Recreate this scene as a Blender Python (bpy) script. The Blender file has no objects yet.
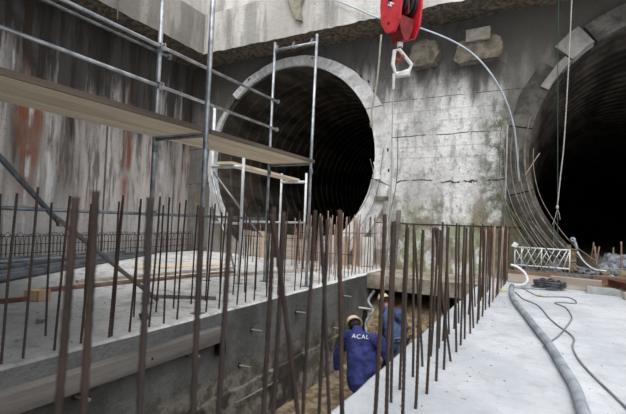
import bpy, bmesh, math, random
from mathutils import Vector, Matrix, noise
random.seed(7)
PI = math.pi
COL = bpy.context.scene.collection

# ------------------------------------------------------------------ materials
class NB:
    """small node-graph builder"""
    def __init__(s, name):
        s.m = bpy.data.materials.new(name); s.m.use_nodes = True
        s.t = s.m.node_tree; s.n = s.t.nodes; s.l = s.t.links
        s.bsdf = s.n['Principled BSDF']
        s.co = s.n.new('ShaderNodeTexCoord').outputs['Object']
    def put(s, sock, v):
        if isinstance(v, bpy.types.NodeSocket): s.l.new(v, sock)
        else:
            if hasattr(sock.default_value, '__len__') and not hasattr(v, '__len__'): v = (v, v, v)
            if hasattr(sock.default_value, '__len__') and len(sock.default_value) == 4 and len(v) == 3: v = (*v, 1)
            sock.default_value = v
    def mapping(s, scale=(1,1,1), rot=(0,0,0), loc=(0,0,0), co=None):
        n = s.n.new('ShaderNodeMapping'); s.l.new(co or s.co, n.inputs[0])
        n.inputs['Scale'].default_value = scale; n.inputs['Rotation'].default_value = rot; n.inputs['Location'].default_value = loc
        return n.outputs[0]
    def noise(s, scale=5, detail=4, rough=.55, stretch=(1,1,1), loc=(0,0,0), dist=0, co=None):
        n = s.n.new('ShaderNodeTexNoise'); s.l.new(s.mapping(stretch, loc=loc, co=co), n.inputs['Vector'])
        n.inputs['Scale'].default_value = scale; n.inputs['Detail'].default_value = detail
        n.inputs['Roughness'].default_value = rough; n.inputs['Distortion'].default_value = dist
        return n.outputs['Fac']
    def voro(s, scale, stretch=(1,1,1), feature='F1'):
        n = s.n.new('ShaderNodeTexVoronoi'); n.feature = feature
        s.l.new(s.mapping(stretch), n.inputs['Vector']); n.inputs['Scale'].default_value = scale
        return n.outputs['Distance']
    def math(s, op, a, b=0, c=None, clamp=False):
        n = s.n.new('ShaderNodeMath'); n.operation = op; n.use_clamp = clamp
        s.put(n.inputs[0], a); s.put(n.inputs[1], b)
        if c is not None: s.put(n.inputs[2], c)
        return n.outputs[0]
    def ramp(s, f, a, b):
        """smooth 0..1 between a and b"""
        n = s.n.new('ShaderNodeMapRange'); n.interpolation_type = 'SMOOTHSTEP'
        s.put(n.inputs[0], f); n.inputs[1].default_value = a; n.inputs[2].default_value = b
        return n.outputs[0]
    def mix(s, f, a, b, mode='MIX'):
        n = s.n.new('ShaderNodeMix'); n.data_type = 'RGBA'; n.blend_type = mode
        s.put(n.inputs[0], f); s.put(n.inputs[6], a); s.put(n.inputs[7], b)
        return n.outputs[2]
    def axis(s, i):
        n = s.n.new('ShaderNodeSeparateXYZ'); s.l.new(s.co, n.inputs[0]); return n.outputs[i]
    def bump(s, h, strength=.3, dist=.02):
        n = s.n.new('ShaderNodeBump'); n.inputs['Strength'].default_value = strength; n.inputs['Distance'].default_value = dist
        s.l.new(h, n.inputs['Height']); s.l.new(n.outputs[0], s.bsdf.inputs['Normal'])
    def done(s, col, rough=.85, metal=0, spec=.3):
        s.put(s.bsdf.inputs['Base Color'], col); s.put(s.bsdf.inputs['Roughness'], rough)
        s.put(s.bsdf.inputs['Metallic'], metal); s.bsdf.inputs['Specular IOR Level'].default_value = spec
        return s.m

def simple(name, c1, c2, scale=8, rough=.8, metal=0, bump=.2, stretch=(1,1,1), spec=.3, bd=.01, lo=.35, hi=.65):
    b = NB(name); f = b.noise(scale, 5, .6, stretch)
    col = b.mix(b.ramp(f, lo, hi), c1, c2)
    if bump: b.bump(b.noise(scale*3, 4, .6, stretch, loc=(3,1,2)), bump, bd)
    return b.done(col, rough, metal, spec)

def m_left_wall():
    b = NB('stained_slurry_wall'); z = b.axis(2)
    broad = b.noise(1.0, 5, .6, (1, .9, .10)); fine = b.noise(5.0, 6, .65, (1, 1, .12), loc=(0,3,1)); grain = b.noise(14, 5, .7)
    col = b.mix(b.ramp(broad, .36, .62), (.22,.195,.175), (.62,.575,.54))
    col = b.mix(b.math('MULTIPLY', b.ramp(fine, .47, .62), .75), col, (.075,.065,.055))
    rust = b.math('MULTIPLY', b.ramp(b.noise(1.7, 5, .6, (1,1,.07), loc=(0,7.3,4)), .53, .62), b.ramp(b.noise(.8, 3, .5, loc=(2,5,1)), .32, .5))
    col = b.mix(b.math('MULTIPLY', rust, .75), col, (.27,.085,.035))
    lime = b.math('MULTIPLY', b.ramp(b.noise(1.9, 5, .6, (1,1,.06), loc=(0,1.7,9)), .56, .64), b.ramp(b.noise(1.1, 3, .5, loc=(8,2,1)), .4, .55))
    col = b.mix(b.math('MULTIPLY', lime, .8), col, (.72,.73,.74))
    green = b.math('MULTIPLY', b.ramp(b.noise(2.3, 5, .6, (1,1,.08), loc=(0,12.1,4)), .58, .66), .7)
    col = b.mix(green, col, (.085,.105,.045))
    # clean band near the ground, dark streaks running down from the top
    col = b.mix(b.math('MULTIPLY', b.ramp(b.math('SUBTRACT', 2.4, b.math('ADD', z, b.math('MULTIPLY', broad, 1.6))), -.5, .8), .6), col, (.56,.55,.545))
    top_dark = b.ramp(b.math('ADD', z, b.math('MULTIPLY', b.math('SUBTRACT', b.noise(2.2, 5, .6, (1,1,.1), loc=(0,4,2)), .5), 9)), 3.7, 5.0)
    col = b.mix(b.math('MULTIPLY', top_dark, .86), col, (.030,.025,.02))
    col = b.mix(b.math('MULTIPLY', b.ramp(grain, .52, .75), .45), col, (.08,.075,.07))
    # panel joints of the wall
    y = b.axis(1)
    j = b.math('PINGPONG', b.math('ADD', y, b.math('MULTIPLY', grain, .05)), 1.35)
    col = b.mix(b.math('MULTIPLY', b.ramp(j, .05, .015), b.ramp(broad, .4, .6)), col, (.09,.08,.07))
    b.bump(b.math('ADD', b.math('MULTIPLY', fine, .6), grain), .7, .05)
    return b.done(col, .8)

def m_back_wall():
    b = NB('cast_pier_concrete'); x = b.axis(0); z = b.axis(2)
    broad = b.noise(.9, 5, .6, (1,1,.55)); fine = b.noise(4, 6, .7, (1,1,.35), loc=(3,0,1)); grain = b.noise(11, 6, .7)
    col = b.mix(b.ramp(broad, .35, .6), (.60,.59,.58), (.92,.91,.89))
    col = b.mix(b.math('MULTIPLY', b.ramp(fine, .48, .64), .6), col, (.22,.215,.21))
    # darker and browner towards the beam, with a ragged streaky edge
    top_dark = b.ramp(b.math('ADD', z, b.math('MULTIPLY', b.math('SUBTRACT', b.noise(2.4, 5, .6, (1,1,.22), loc=(5,0,2)), .5), 3.6)), 4.4, 5.7)
    col = b.mix(b.math('MULTIPLY', top_dark, .9), col, (.062,.053,.043))
    # the far left return is darker; the strip beside the right tunnel is dirtier
    dark_left = b.ramp(b.math('ADD', x, b.math('MULTIPLY', broad, 3)), -7.2, -8.6)
    col = b.mix(b.math('MULTIPLY', dark_left, .8), col, (.10,.09,.075))
    dirtr = b.ramp(b.math('ADD', x, b.math('MULTIPLY', b.math('SUBTRACT', fine, .5), 1.2)), -1.25, -.8)
    col = b.mix(b.math('MULTIPLY', dirtr, .8), col, (.12,.11,.09))
    # moss
    moss = b.math('MULTIPLY', b.ramp(b.noise(1.5, 6, .7, (1,1,.6), loc=(1,0,6)), .43, .56), b.math('MULTIPLY', b.ramp(x, -4.6, -3.9), b.ramp(b.math('ADD', z, b.math('MULTIPLY', grain, 1.5)), 3.0, 1.6)))
    col = b.mix(b.math('MULTIPLY', moss, .85), col, (.22,.27,.10))
    moss2 = b.math('MULTIPLY', b.ramp(b.noise(3.1, 6, .7, loc=(4,0,6)), .42, .56), b.math('MULTIPLY', b.ramp(x, -1.75, -1.15), b.ramp(z, 5.0, 3.6)))
    col = b.mix(b.math('MULTIPLY', moss2, .85), col, (.10,.12,.045))
    brown = b.math('MULTIPLY', b.ramp(b.noise(1.3, 5, .6, loc=(9,0,3)), .47, .56), b.ramp(b.math('ADD', z, b.math('MULTIPLY', grain, .6)), 2.7, 2.0))
    col = b.mix(b.math('MULTIPLY', brown, .7), col, (.20,.16,.10))
    # pour joints and cracks
    for zz, w, amp in ((3.72, .018, .10), (2.45, .03, .5), (1.28, .02, .04), (4.75, .012, .05)):
        d = b.math('ABSOLUTE', b.math('SUBTRACT', z, b.math('ADD', zz-amp/2, b.math('MULTIPLY', b.noise(1.6, 4, .6, loc=(zz,0,0)), amp))))
        gate = b.ramp(b.noise(2.1, 3, .6, loc=(0, zz, 5)), .40, .5)
        col = b.mix(b.math('MULTIPLY', b.ramp(d, w, w*.35), gate), col, (.05,.045,.04))
    for zz in (3.1, 3.4, 4.1, 4.4, 5.1, 5.5):
        d = b.math('ABSOLUTE', b.math('SUBTRACT', z, zz))
        col = b.mix(b.math('MULTIPLY', b.ramp(d, .02, .004), .3), col, (.2,.19,.18))
    col = b.mix(b.math('MULTIPLY', b.ramp(grain, .53, .68), .6), col, (.13,.12,.11))
    b.bump(b.math('ADD', fine, grain), .8, .05)
    return b.done(col, .88)

def m_beam(name, c1, c2, wetamt, lo):
    b = NB(name); z = b.axis(2)
    broad = b.noise(1.0, 5, .6, (1,1,.3)); st = b.noise(3.6, 6, .65, (1,1,.10), loc=(1,2,0)); grain = b.noise(9, 6, .7)
    col = b.mix(b.ramp(broad, .36, .62), c1, c2)
    col = b.mix(b.math('MULTIPLY', b.ramp(st, .52, .70), .55), col, (.30,.28,.25))
    pits = b.math('MULTIPLY', b.ramp(b.voro(4.5), .11, .07), b.ramp(b.noise(1.4, 2, .5, loc=(4,4,4)), .45, .55))
    col = b.mix(b.math('MULTIPLY', pits, .8), col, (.07,.06,.05))
    wet_or_shade = b.math('MULTIPLY', b.ramp(b.noise(1.2, 4, .6, (1,1,.22), loc=(7,3,0)), lo, lo+.12), wetamt)
    col = b.mix(wet_or_shade, col, (.22,.21,.19))
    nd = b.n.new('ShaderNodeNewGeometry'); sp = b.n.new('ShaderNodeSeparateXYZ'); b.l.new(nd.outputs['True Normal'], sp.inputs[0])
    # the underside is a darker, mottled brown
    under = b.ramp(sp.outputs[2], -.35, -.7)
    col = b.mix(under, col, b.mix(b.ramp(grain, .4, .6), (.07,.055,.04), (.20,.17,.13)))
    b.bump(b.math('ADD', st, grain), .7, .05)
    return b.done(col, .9)

def m_slab(name, c1, c2, cdirt, dirt_lo, dirt_hi, wet_or_shade=None):
    b = NB(name); broad = b.noise(.7, 6, .65); grain = b.noise(16, 6, .7); mid = b.noise(3.2, 6, .7, loc=(4,2,0))
    col = b.mix(b.ramp(broad, .38, .62), c1, c2)
    col = b.mix(b.math('MULTIPLY', b.ramp(mid, dirt_lo, dirt_hi), .6), col, cdirt)
    col = b.mix(b.math('MULTIPLY', b.ramp(grain, .54, .70), .5), col, cdirt)
    lines = b.ramp(b.math('ABSOLUTE', b.math('SUBTRACT', b.noise(.8, 3, .5, loc=(2,9,0), dist=.6), .5)), .006, .001)
    col = b.mix(b.math('MULTIPLY', lines, .3), col, cdirt)
    if wet_or_shade:
        x = b.axis(0); y = b.axis(1)
        w = b.ramp(b.math('ADD', b.math('ADD', y, b.math('MULTIPLY', x, wet_or_shade[0])), b.math('MULTIPLY', b.math('SUBTRACT', mid, .5), wet_or_shade[1])), wet_or_shade[2], wet_or_shade[3])  # shade over the near end painted into the slab colour, noisy edge
        col = b.mix(b.math('MULTIPLY', w, .72), col, wet_or_shade[4])
    b.bump(b.math('ADD', mid, grain), .45, .025)
    return b.done(col, .85)

def m_trench():
    b = NB('trench_cast_concrete'); z = b.axis(2)
    broad = b.noise(1.1, 5, .6, (1,1,.6)); grain = b.noise(10, 6, .75); mid = b.noise(4, 6, .7)
    col = b.mix(b.ramp(broad, .38, .62), (.10,.10,.096), (.205,.207,.197))
    rough = b.ramp(b.math('ADD', z, b.math('MULTIPLY', b.math('SUBTRACT', mid, .5), .9)), -.75, -.95)
    col = b.mix(rough, col, b.mix(b.ramp(mid, .42, .58), (.13,.12,.10), (.30,.28,.24)))
    wet_or_shade = b.math('MULTIPLY', b.ramp(b.noise(.9, 4, .6, loc=(3,1,6)), .53, .57), b.ramp(z, -.95, -1.2))
    col = b.mix(b.math('MULTIPLY', wet_or_shade, .85), col, (.035,.032,.025))
    col = b.mix(b.math('MULTIPLY', b.ramp(grain, .55, .7), .5), col, (.08,.075,.07))
    b.bump(b.math('ADD', mid, grain), .9, .05)
    return b.done(col, .75)

def m_rust(name, c1, c2, c3):
    b = NB(name); info = b.n.new('ShaderNodeObjectInfo').outputs['Random']
    f = b.noise(9, 5, .65, (1,1,.35)); g = b.noise(50, 3, .6)
    col = b.mix(b.ramp(f, .38, .62), c1, c2)
    col = b.mix(b.math('MULTIPLY', info, .6), col, c3)
    b.bump(g, .35, .004)
    return b.done(col, .8, 0.15, .25)

def m_segments():
    b = NB('tunnel_lining'); y = b.axis(1)
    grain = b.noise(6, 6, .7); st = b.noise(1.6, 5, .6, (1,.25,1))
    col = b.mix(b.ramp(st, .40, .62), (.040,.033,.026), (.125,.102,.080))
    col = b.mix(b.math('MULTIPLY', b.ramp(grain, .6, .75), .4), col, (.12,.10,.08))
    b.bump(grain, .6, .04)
    return b.done(col, .8)

def m_ring(name, c1, c2, dirt, amount, moss=0):
    b = NB(name); f = b.noise(1.6, 5, .65); g = b.noise(7, 6, .7)
    col = b.mix(b.ramp(f, .38, .62), c1, c2)
    col = b.mix(b.math('MULTIPLY', b.ramp(g, .45, .66), amount), col, dirt)
    col = b.mix(b.math('MULTIPLY', b.ramp(b.noise(.55, 4, .6, loc=(2,0,3)), .5, .62), amount), col, dirt)
    b.bump(g, .6, .03)
    return b.done(col, .85)

def m_wood(name, c1, c2, axis='Y', scale=7):
    st = {'Y': (1,.08,1), 'X': (.08,1,1), 'Z': (1,1,.08)}[axis]
    b = NB(name); f = b.noise(scale, 5, .6, st); g = b.noise(scale*4, 4, .6, st)
    col = b.mix(b.ramp(f, .38, .62), c1, c2)
    col = b.mix(b.math('MULTIPLY', b.ramp(g, .52, .7), .35), col, tuple(v*.55 for v in c1))
    b.bump(g, .3, .006); return b.done(col, .8)

M = dict(
 lwall=m_left_wall(), bwall=m_back_wall(), beam=m_beam('cast_capping_beam',(.56,.53,.49),(.78,.755,.71),.6,.50), sbeam=m_beam('dirty_capping_beam',(.27,.24,.21),(.44,.405,.36),.75,.42),
 rslab=m_slab('pale_blinding_slab', (.47,.495,.53), (.62,.635,.665), (.38,.40,.42), .48, .70),
 lslab=m_slab('dusty_slab', (.70,.69,.675), (.86,.85,.83), (.22,.215,.205), .46, .66, (.35, 2.2, 2.3, .9, (.10,.102,.105))),
 trench=m_trench(),
 soil=simple('excavated_soil', (.14,.10,.06), (.40,.32,.21), 5, .95, bump=.9, bd=.04),
 rust=m_rust('rusty_bar_steel', (.036,.024,.019), (.088,.050,.034), (.070,.060,.052)),
 rust_near=m_rust('dark_rusty_bar_steel', (.022,.017,.015), (.060,.036,.028), (.040,.035,.032)),
 rust_pale=m_rust('pale_orange_bar_steel', (.24,.13,.085), (.36,.24,.18), (.30,.27,.25)),
 galv=simple('galvanised_tube', (.27,.29,.31), (.52,.54,.56), 6, .42, .75, .1, spec=.5),
 galvd=simple('weathered_dark_tube', (.16,.18,.20), (.30,.33,.35), 6, .5, .6, .1, spec=.5),
 whitetube=simple('white_coated_tube', (.62,.64,.65), (.80,.81,.82), 6, .5, .1, .1),
 deck=m_wood('scaffold_plywood', (.74,.60,.43), (.90,.78,.60)),
 deckedge=m_wood('scaffold_board_edge', (.09,.07,.055), (.17,.13,.095)),
 timber=m_wood('grey_timber', (.13,.12,.11), (.23,.21,.195)),
 timberx=m_wood('site_timber', (.34,.29,.24), (.55,.49,.42), 'X'),
 timberz=m_wood('upright_timber', (.45,.30,.17), (.62,.46,.30), 'Z'),
 brownwood=m_wood('brown_board', (.17,.10,.07), (.32,.20,.14), 'X'),
 rusty_beam=simple('rusty_steel_beam', (.12,.05,.035), (.24,.11,.08), 5, .8, .2, .4),
 lining=m_segments(),
 ringl=m_ring('pale_tunnel_ring', (.70,.70,.69), (.90,.90,.90), (.30,.28,.26), .5),
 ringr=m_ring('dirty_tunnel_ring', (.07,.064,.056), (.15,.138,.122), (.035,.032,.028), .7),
 ringpatch=m_ring('pale_repair_mortar', (.28,.26,.24), (.42,.40,.37), (.15,.14,.13), .5),
 red=simple('red_crane_paint', (.50,.010,.022), (.66,.022,.038), 5, .42, 0, .15, spec=.5),
 darkred=simple('worn_dark_red_paint', (.16,.015,.018), (.28,.03,.03), 7, .5, 0, .2),
 blacksteel=simple('greasy_black_steel', (.012,.011,.012), (.05,.045,.045), 7, .45, .5, .2),
 white=simple('off_white_paint', (.62,.60,.57), (.82,.80,.77), 6, .6, 0, .15),
 hookm=simple('worn_hook_steel', (.24,.07,.06), (.36,.12,.09), 8, .55, .3, .2),
 hose=simple('dusty_grey_hose', (.22,.25,.28), (.40,.44,.48), 4, .6, 0, .5, (1,1,1)),
 blackhose=simple('black_cable_sheath', (.035,.038,.045), (.10,.105,.115), 8, .55, 0, .2),
 greycable=simple('grey_cable_sheath', (.16,.17,.19), (.27,.28,.30), 8, .6, 0, .1),
 bluehose=simple('pale_blue_hose', (.42,.48,.54), (.56,.62,.68), 4, .5, 0, .1),
 rope=simple('pale_rope_fibre', (.34,.30,.27), (.50,.46,.42), 30, .9, 0, .3),
 greenrope=simple('green_cord_fibre', (.03,.06,.05), (.06,.10,.085), 30, .9, 0, .3),
 pipe=simple('dark_plastic_pipe', (.06,.068,.078), (.15,.165,.18), 3, .3, 0, .15, spec=.5),
 concblock=simple('grey_cast_block', (.30,.31,.31), (.46,.47,.47), 5, .9, 0, .5),
 ledge=simple('soil_stained_ledge_concrete', (.20,.165,.125), (.42,.38,.32), 3, .9, 0, .7, bd=.03),
 corbel=simple('broken_corbel_concrete', (.12,.10,.075), (.25,.22,.17), 5, .9, 0, .9, bd=.03),
 corbelp=simple('pale_corbel_mortar', (.27,.24,.19), (.40,.36,.30), 6, .9, 0, .5),
 debris=simple('grey_site_rubble', (.13,.14,.16), (.38,.40,.44), 6, .9, 0, .7, bd=.03),
 panel=simple('pale_formwork_sheet', (.42,.40,.37), (.78,.76,.73), 3, .8, 0, .3, (1,1,.4)),
 blue=simple('navy_workwear', (.028,.034,.13), (.05,.06,.22), 6, .85, 0, .5, bd=.02),
 blue2=simple('blue_grey_workwear', (.05,.08,.17), (.10,.14,.26), 6, .85, 0, .5, bd=.02),
 trousers=simple('faded_blue_trousers', (.10,.15,.24), (.16,.22,.33), 6, .85, 0, .5, bd=.02),
 skin=simple('weathered_skin', (.36,.15,.11), (.46,.22,.16), 9, .6, 0, .1),
 helmet=simple('dusty_cream_helmet', (.62,.52,.34), (.75,.67,.50), 7, .5, 0, .1),
 hair=simple('short_dark_hair', (.015,.012,.010), (.04,.03,.025), 40, .8, 0, .5),
 glove=simple('pale_work_glove', (.62,.61,.58), (.78,.77,.74), 12, .9, 0, .3),
 boot=simple('black_rubber_boot', (.015,.015,.016), (.04,.04,.042), 9, .5, 0, .1),
 letter=simple('white_print', (.78,.78,.80), (.86,.86,.88), 9, .8, 0, 0),
 yellow=simple('yellow_plastic', (.50,.44,.20), (.62,.56,.30), 9, .6, 0, .1),
)

# ------------------------------------------------------------------ mesh helpers
class MB:
    def __init__(s): s.bm = bmesh.new()
    def box(s, c, d, rot=None, jit=0):
        v = []
        R = rot if rot is not None else Matrix.Identity(3)
        for sx in (-1,1):
            for sy in (-1,1):
                for sz in (-1,1):
                    p = Vector((sx*d[0]/2, sy*d[1]/2, sz*d[2]/2)) + Vector([random.uniform(-jit,jit) for _ in range(3)])
                    v.append(s.bm.verts.new(R @ p + Vector(c)))
        for f in ((0,1,3,2),(4,6,7,5),(0,4,5,1),(2,3,7,6),(0,2,6,4),(1,5,7,3)): s.bm.faces.new([v[i] for i in f])
        return s
    def b2(s, lo, hi, jit=0):
        return s.box([(a+b)/2 for a,b in zip(lo,hi)], [abs(b-a) for a,b in zip(lo,hi)], jit=jit)
    def tube(s, pts, r, n=10, closed=False, cap=True):
        pts = [Vector(p) for p in pts]; N = len(pts); rings = []
        t0 = (pts[1]-pts[0]).normalized()
        up = Vector((0,0,1)) if abs(t0.z) < .9 else Vector((1,0,0))
        u = t0.cross(up).normalized()
        for i in range(N):
            if closed: t = (pts[(i+1)%N]-pts[i-1])
            else: t = pts[min(i+1,N-1)] - pts[max(i-1,0)]
            t.normalize()
            u = (u - t*u.dot(t)).normalized(); w = t.cross(u)
            rr = r[i] if hasattr(r,'__len__') else r
            rings.append([s.bm.verts.new(pts[i] + (u*math.cos(2*PI*k/n) + w*math.sin(2*PI*k/n))*rr) for k in range(n)])
        for i in range(N if closed else N-1):
            a, b = rings[i], rings[(i+1)%N]
            for k in range(n): s.bm.faces.new((a[k], a[(k+1)%n], b[(k+1)%n], b[k]))
        if cap and not closed:
            s.bm.faces.new(rings[0][::-1]); s.bm.faces.new(rings[-1])
        return s
    def prism(s, poly, axis, a, b):
        """poly of 2D points extruded along axis from a to b (other two axes in xyz order)"""
        def P(p, h):
            l = list(p); l.insert(axis, h); return l
        A = [s.bm.verts.new(P(p,a)) for p in poly]; B = [s.bm.verts.new(P(p,b)) for p in poly]
        n = len(poly)
        for i in range(n): s.bm.faces.new((A[i],A[(i+1)%n],B[(i+1)%n],B[i]))
        s.bm.faces.new(A[::-1]); s.bm.faces.new(B); return s
    def lathe(s, prof, c=(0,0,0), R=None, n=20, sx=1, sy=1):
        rings = []; R = R or Matrix.Identity(3)
        for r, z in prof:
            if r < 1e-5: rings.append([s.bm.verts.new(R @ Vector((0,0,z)) + Vector(c))])
            else: rings.append([s.bm.verts.new(R @ Vector((r*sx*math.cos(2*PI*k/n), r*sy*math.sin(2*PI*k/n), z)) + Vector(c)) for k in range(n)])
        for a, b in zip(rings, rings[1:]):
            for k in range(n):
                k2 = (k+1) % n
                if len(a) == 1 and len(b) == 1: continue
                if len(a) == 1: s.bm.faces.new((a[0], b[k], b[k2]))
                elif len(b) == 1: s.bm.faces.new((a[k], a[k2], b[0]))
                else: s.bm.faces.new((a[k], a[k2], b[k2], b[k]))
        return s
    def arc(s, cx, cz, r0, r1, a0, a1, y0, y1, n=12, ix=0, iz=0):
        """segment of a ring in the XZ plane, between radii and angles (degrees), from y0 to y1"""
        Q = []
        for i in range(n+1):
            a = math.radians(a0 + (a1-a0)*i/n); c, d = math.cos(a), math.sin(a)
            Q.append([s.bm.verts.new((cx+r*c+(ix if r == r0 else 0), y, cz+r*d+(iz if r == r0 else 0))) for r, y in ((r0,y0),(r1,y0),(r1,y1),(r0,y1))])
        for a, b in zip(Q, Q[1:]):
            for k in range(4): s.bm.faces.new((a[k], a[(k+1)%4], b[(k+1)%4], b[k]))
        s.bm.faces.new(Q[0][::-1]); s.bm.faces.new(Q[-1]); return s
    def rough(s, cuts=2, amp=.03, scale=3.0, seed=0):
        bmesh.ops.subdivide_edges(s.bm, edges=s.bm.edges[:], cuts=cuts, use_grid_fill=True)
        for v in s.bm.verts:
            v.co += noise.noise_vector(v.co*scale + Vector((seed,seed,seed)))*amp
        return s
    def build(s, name, mat, parent=None, smooth=False, bevel=0, loc=None):
        bmesh.ops.recalc_face_normals(s.bm, faces=s.bm.faces[:])
        me = bpy.data.meshes.new(name); s.bm.to_mesh(me); s.bm.free()
        me.materials.append(mat)
        if smooth:
            for p in me.polygons: p.use_smooth = True
        o = bpy.data.objects.new(name, me); COL.objects.link(o)
        if loc: o.location = loc
        if parent: o.parent = parent
        if bevel:
            m = o.modifiers.new('bevel','BEVEL'); m.width = bevel; m.segments = 2; m.limit_method = 'ANGLE'
        return o

def tag(o, label, cat, group=None, kind=None):
    o['label'] = label; o['category'] = cat
    if group: o['group'] = group
    if kind: o['kind'] = kind
    return o
def struct(o): o['kind'] = 'structure'; return o
def thing(name, label, cat, loc=(0,0,0), group=None):
    o = bpy.data.objects.new(name, None); COL.objects.link(o); o.location = loc; o.empty_display_size = .2
    return tag(o, label, cat, group)
def at(o, root):
    """child built in world coordinates under a root that is not at the origin"""
    o.matrix_parent_inverse = Matrix.Translation(-root.location); return o
def dup(o, parent=None):
    c = o.copy(); COL.objects.link(c); c.parent = parent
    if parent: c.matrix_parent_inverse = o.matrix_parent_inverse.copy()
    for ch in [x for x in o.children]:
        dup(ch, c)
    return c
def spline(pts, k=6):
    P = [Vector(p) for p in pts]; out = []
    P = [P[0]*2-P[1]] + P + [P[-1]*2-P[-2]]
    for i in range(1, len(P)-2):
        a,b,c,d = P[i-1:i+3]
        for j in range(k):
            t = j/k
            out.append(.5*((2*b)+(c-a)*t+(2*a-5*b+4*c-d)*t*t+(3*b-a-3*c+d)*t**3))
    out.append(P[-2]); return out
def sag(a, b, s, n=12):
    a, b = Vector(a), Vector(b)
    return [a.lerp(b, i/n) - Vector((0,0,4*s*(i/n)*(1-i/n))) for i in range(n+1)]

# ------------------------------------------------------------------ the pit itself
XL, XR = -3.82, -1.26          # trench edges
DW = 11.5                      # face of the end wall
TL, TR, TZ = -7.25, 2.70, 3.05 # tunnel centres
RO, RI = 3.60, 3.12

def slab(name, mat, x0, x1, edge_x, y0, y1, bottom, n=90):
    """slab with a slightly ragged arris on the trench side"""
    m = MB(); rows = []
    for i in range(n+1):
        y = y0 + (y1-y0)*i/n
        j = .018*noise.noise(Vector((0, y*2.1, 3))) + .012*noise.noise(Vector((5, y*7, 1)))
        s = 1 if edge_x == x1 else -1
        xe = edge_x + j; far = x0 if s == 1 else x1
        pts = [(far,0),(xe-s*.03,0),(xe,-.022),(xe,bottom),(far,bottom)]
        rows.append([m.bm.verts.new((x,y,z)) for x,z in pts])
    for a,b in zip(rows, rows[1:]):
        for k in range(5): m.bm.faces.new((a[k],a[(k+1)%5],b[(k+1)%5],b[k]))
    m.bm.faces.new(rows[0]); m.bm.faces.new(rows[-1][::-1])
    o = m.build(name, mat); o.data.materials.append(M['trench'])
    for p in o.data.polygons:
        if abs(p.normal.x) > .9 and abs(p.center.x-edge_x) < .1: p.material_index = 1
    return struct(o)
slab('floor_right', M['rslab'], XR, 9.5, XR, -14, 11.62, -2.4)
slab('floor_left', M['lslab'], -11.9, XL, XL, -14, 11.6, -2.4)
m = MB(); G = 40; g = []
for i in range(G+1):
    row = []
    for j in range(13):
        y = -5 + 17*i/G; x = XL-.1 + (XR-XL+.2)*j/12
        z = -1.82 + .05*noise.noise(Vector((x*2,y*2,0)))
        z += 1.15*max(0, min(1, (y-8.9)/1.5)) + .10*noise.noise(Vector((x*3,y*3,4)))*(1 if y > 8.6 else .2)
        row.append(m.bm.verts.new((x,y,z)))
    g.append(row)
for a,b in zip(g,g[1:]):
    for k in range(12): m.bm.faces.new((a[k],a[k+1],b[k+1],b[k]))
struct(m.build('floor_trench', M['soil'], smooth=True))
# footing of the left trench wall: rougher lower lift standing a little proud
m = MB(); rows = []
for i in range(70):
    y = -4.5 + 16*i/69; n1 = noise.noise(Vector((1,y*1.7,0)))
    rows.append([m.bm.verts.new((XL+dx+(.02*noise.noise(Vector((y*4,z*4,k)))), y, z)) for k,(dx,z) in enumerate(((-.06,-1.12+.05*n1),(.045,-1.16+.05*n1),(.06,-1.5),(.10,-1.95),(-.06,-1.95)))])
for a,b in zip(rows,rows[1:]):
    for k in range(5): m.bm.faces.new((a[k],a[(k+1)%5],b[(k+1)%5],b[k]))
m.bm.faces.new(rows[0]); m.bm.faces.new(rows[-1][::-1])
struct(m.build('trim_1', M['trench'], smooth=False))

# end wall with the two bored openings (left one, right one)
def holed_wall():
    m = MB(); y0, y1 = DW, DW+.6
    def skin(y):
        seg = 72
        # between x columns: build as fans around each circle inside its own rectangle
        for cx, xa, xb in ((TL,-12.4,-2.28),(TR,-2.28,10.2)):
            za, zb = -2.2, 11.5; circ = []; outer = []
            for k in range(seg):
                a = 2*PI*k/seg; c, s = math.cos(a), math.sin(a)
                circ.append(m.bm.verts.new((cx+(RI+.2)*c, y, TZ+(RI+.2)*s)))
                tx = ((xb-cx) if c > 0 else (xa-cx))/c if abs(c) > 1e-6 else 1e9
                tz = ((zb-TZ) if s > 0 else (za-TZ))/s if abs(s) > 1e-6 else 1e9
                t = min(tx,tz); outer.append(m.bm.verts.new((cx+t*c, y, TZ+t*s)))
            for k in range(seg):
                k2 = (k+1)%seg; f = [circ[k],circ[k2],outer[k2]]
                po, pn = outer[k].co, outer[k2].co
                m.bm.faces.new((circ[k],circ[k2],outer[k2],outer[k]))
                if abs(po.x-pn.x) > 1e-4 and abs(po.z-pn.z) > 1e-4:
                    cxn = xb if max(po.x,pn.x) > xb-1e-4 else xa; czn = zb if max(po.z,pn.z) > zb-1e-4 else za
                    m.bm.faces.new((outer[k], outer[k2], m.bm.verts.new((cxn,y,czn))))
            yield circ
    fronts = list(skin(y0)); backs = list(skin(y1))
    for A,B in zip(fronts,backs):
        for k in range(len(A)): m.bm.faces.new((A[k],A[(k+1)%len(A)],B[(k+1)%len(B)],B[k]))
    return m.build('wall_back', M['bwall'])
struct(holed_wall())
m = MB(); m.b2((-12.4,-14,-.2),(-11.7,DW+.2,11.5)); struct(m.build('wall_left', M['lwall']))

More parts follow.
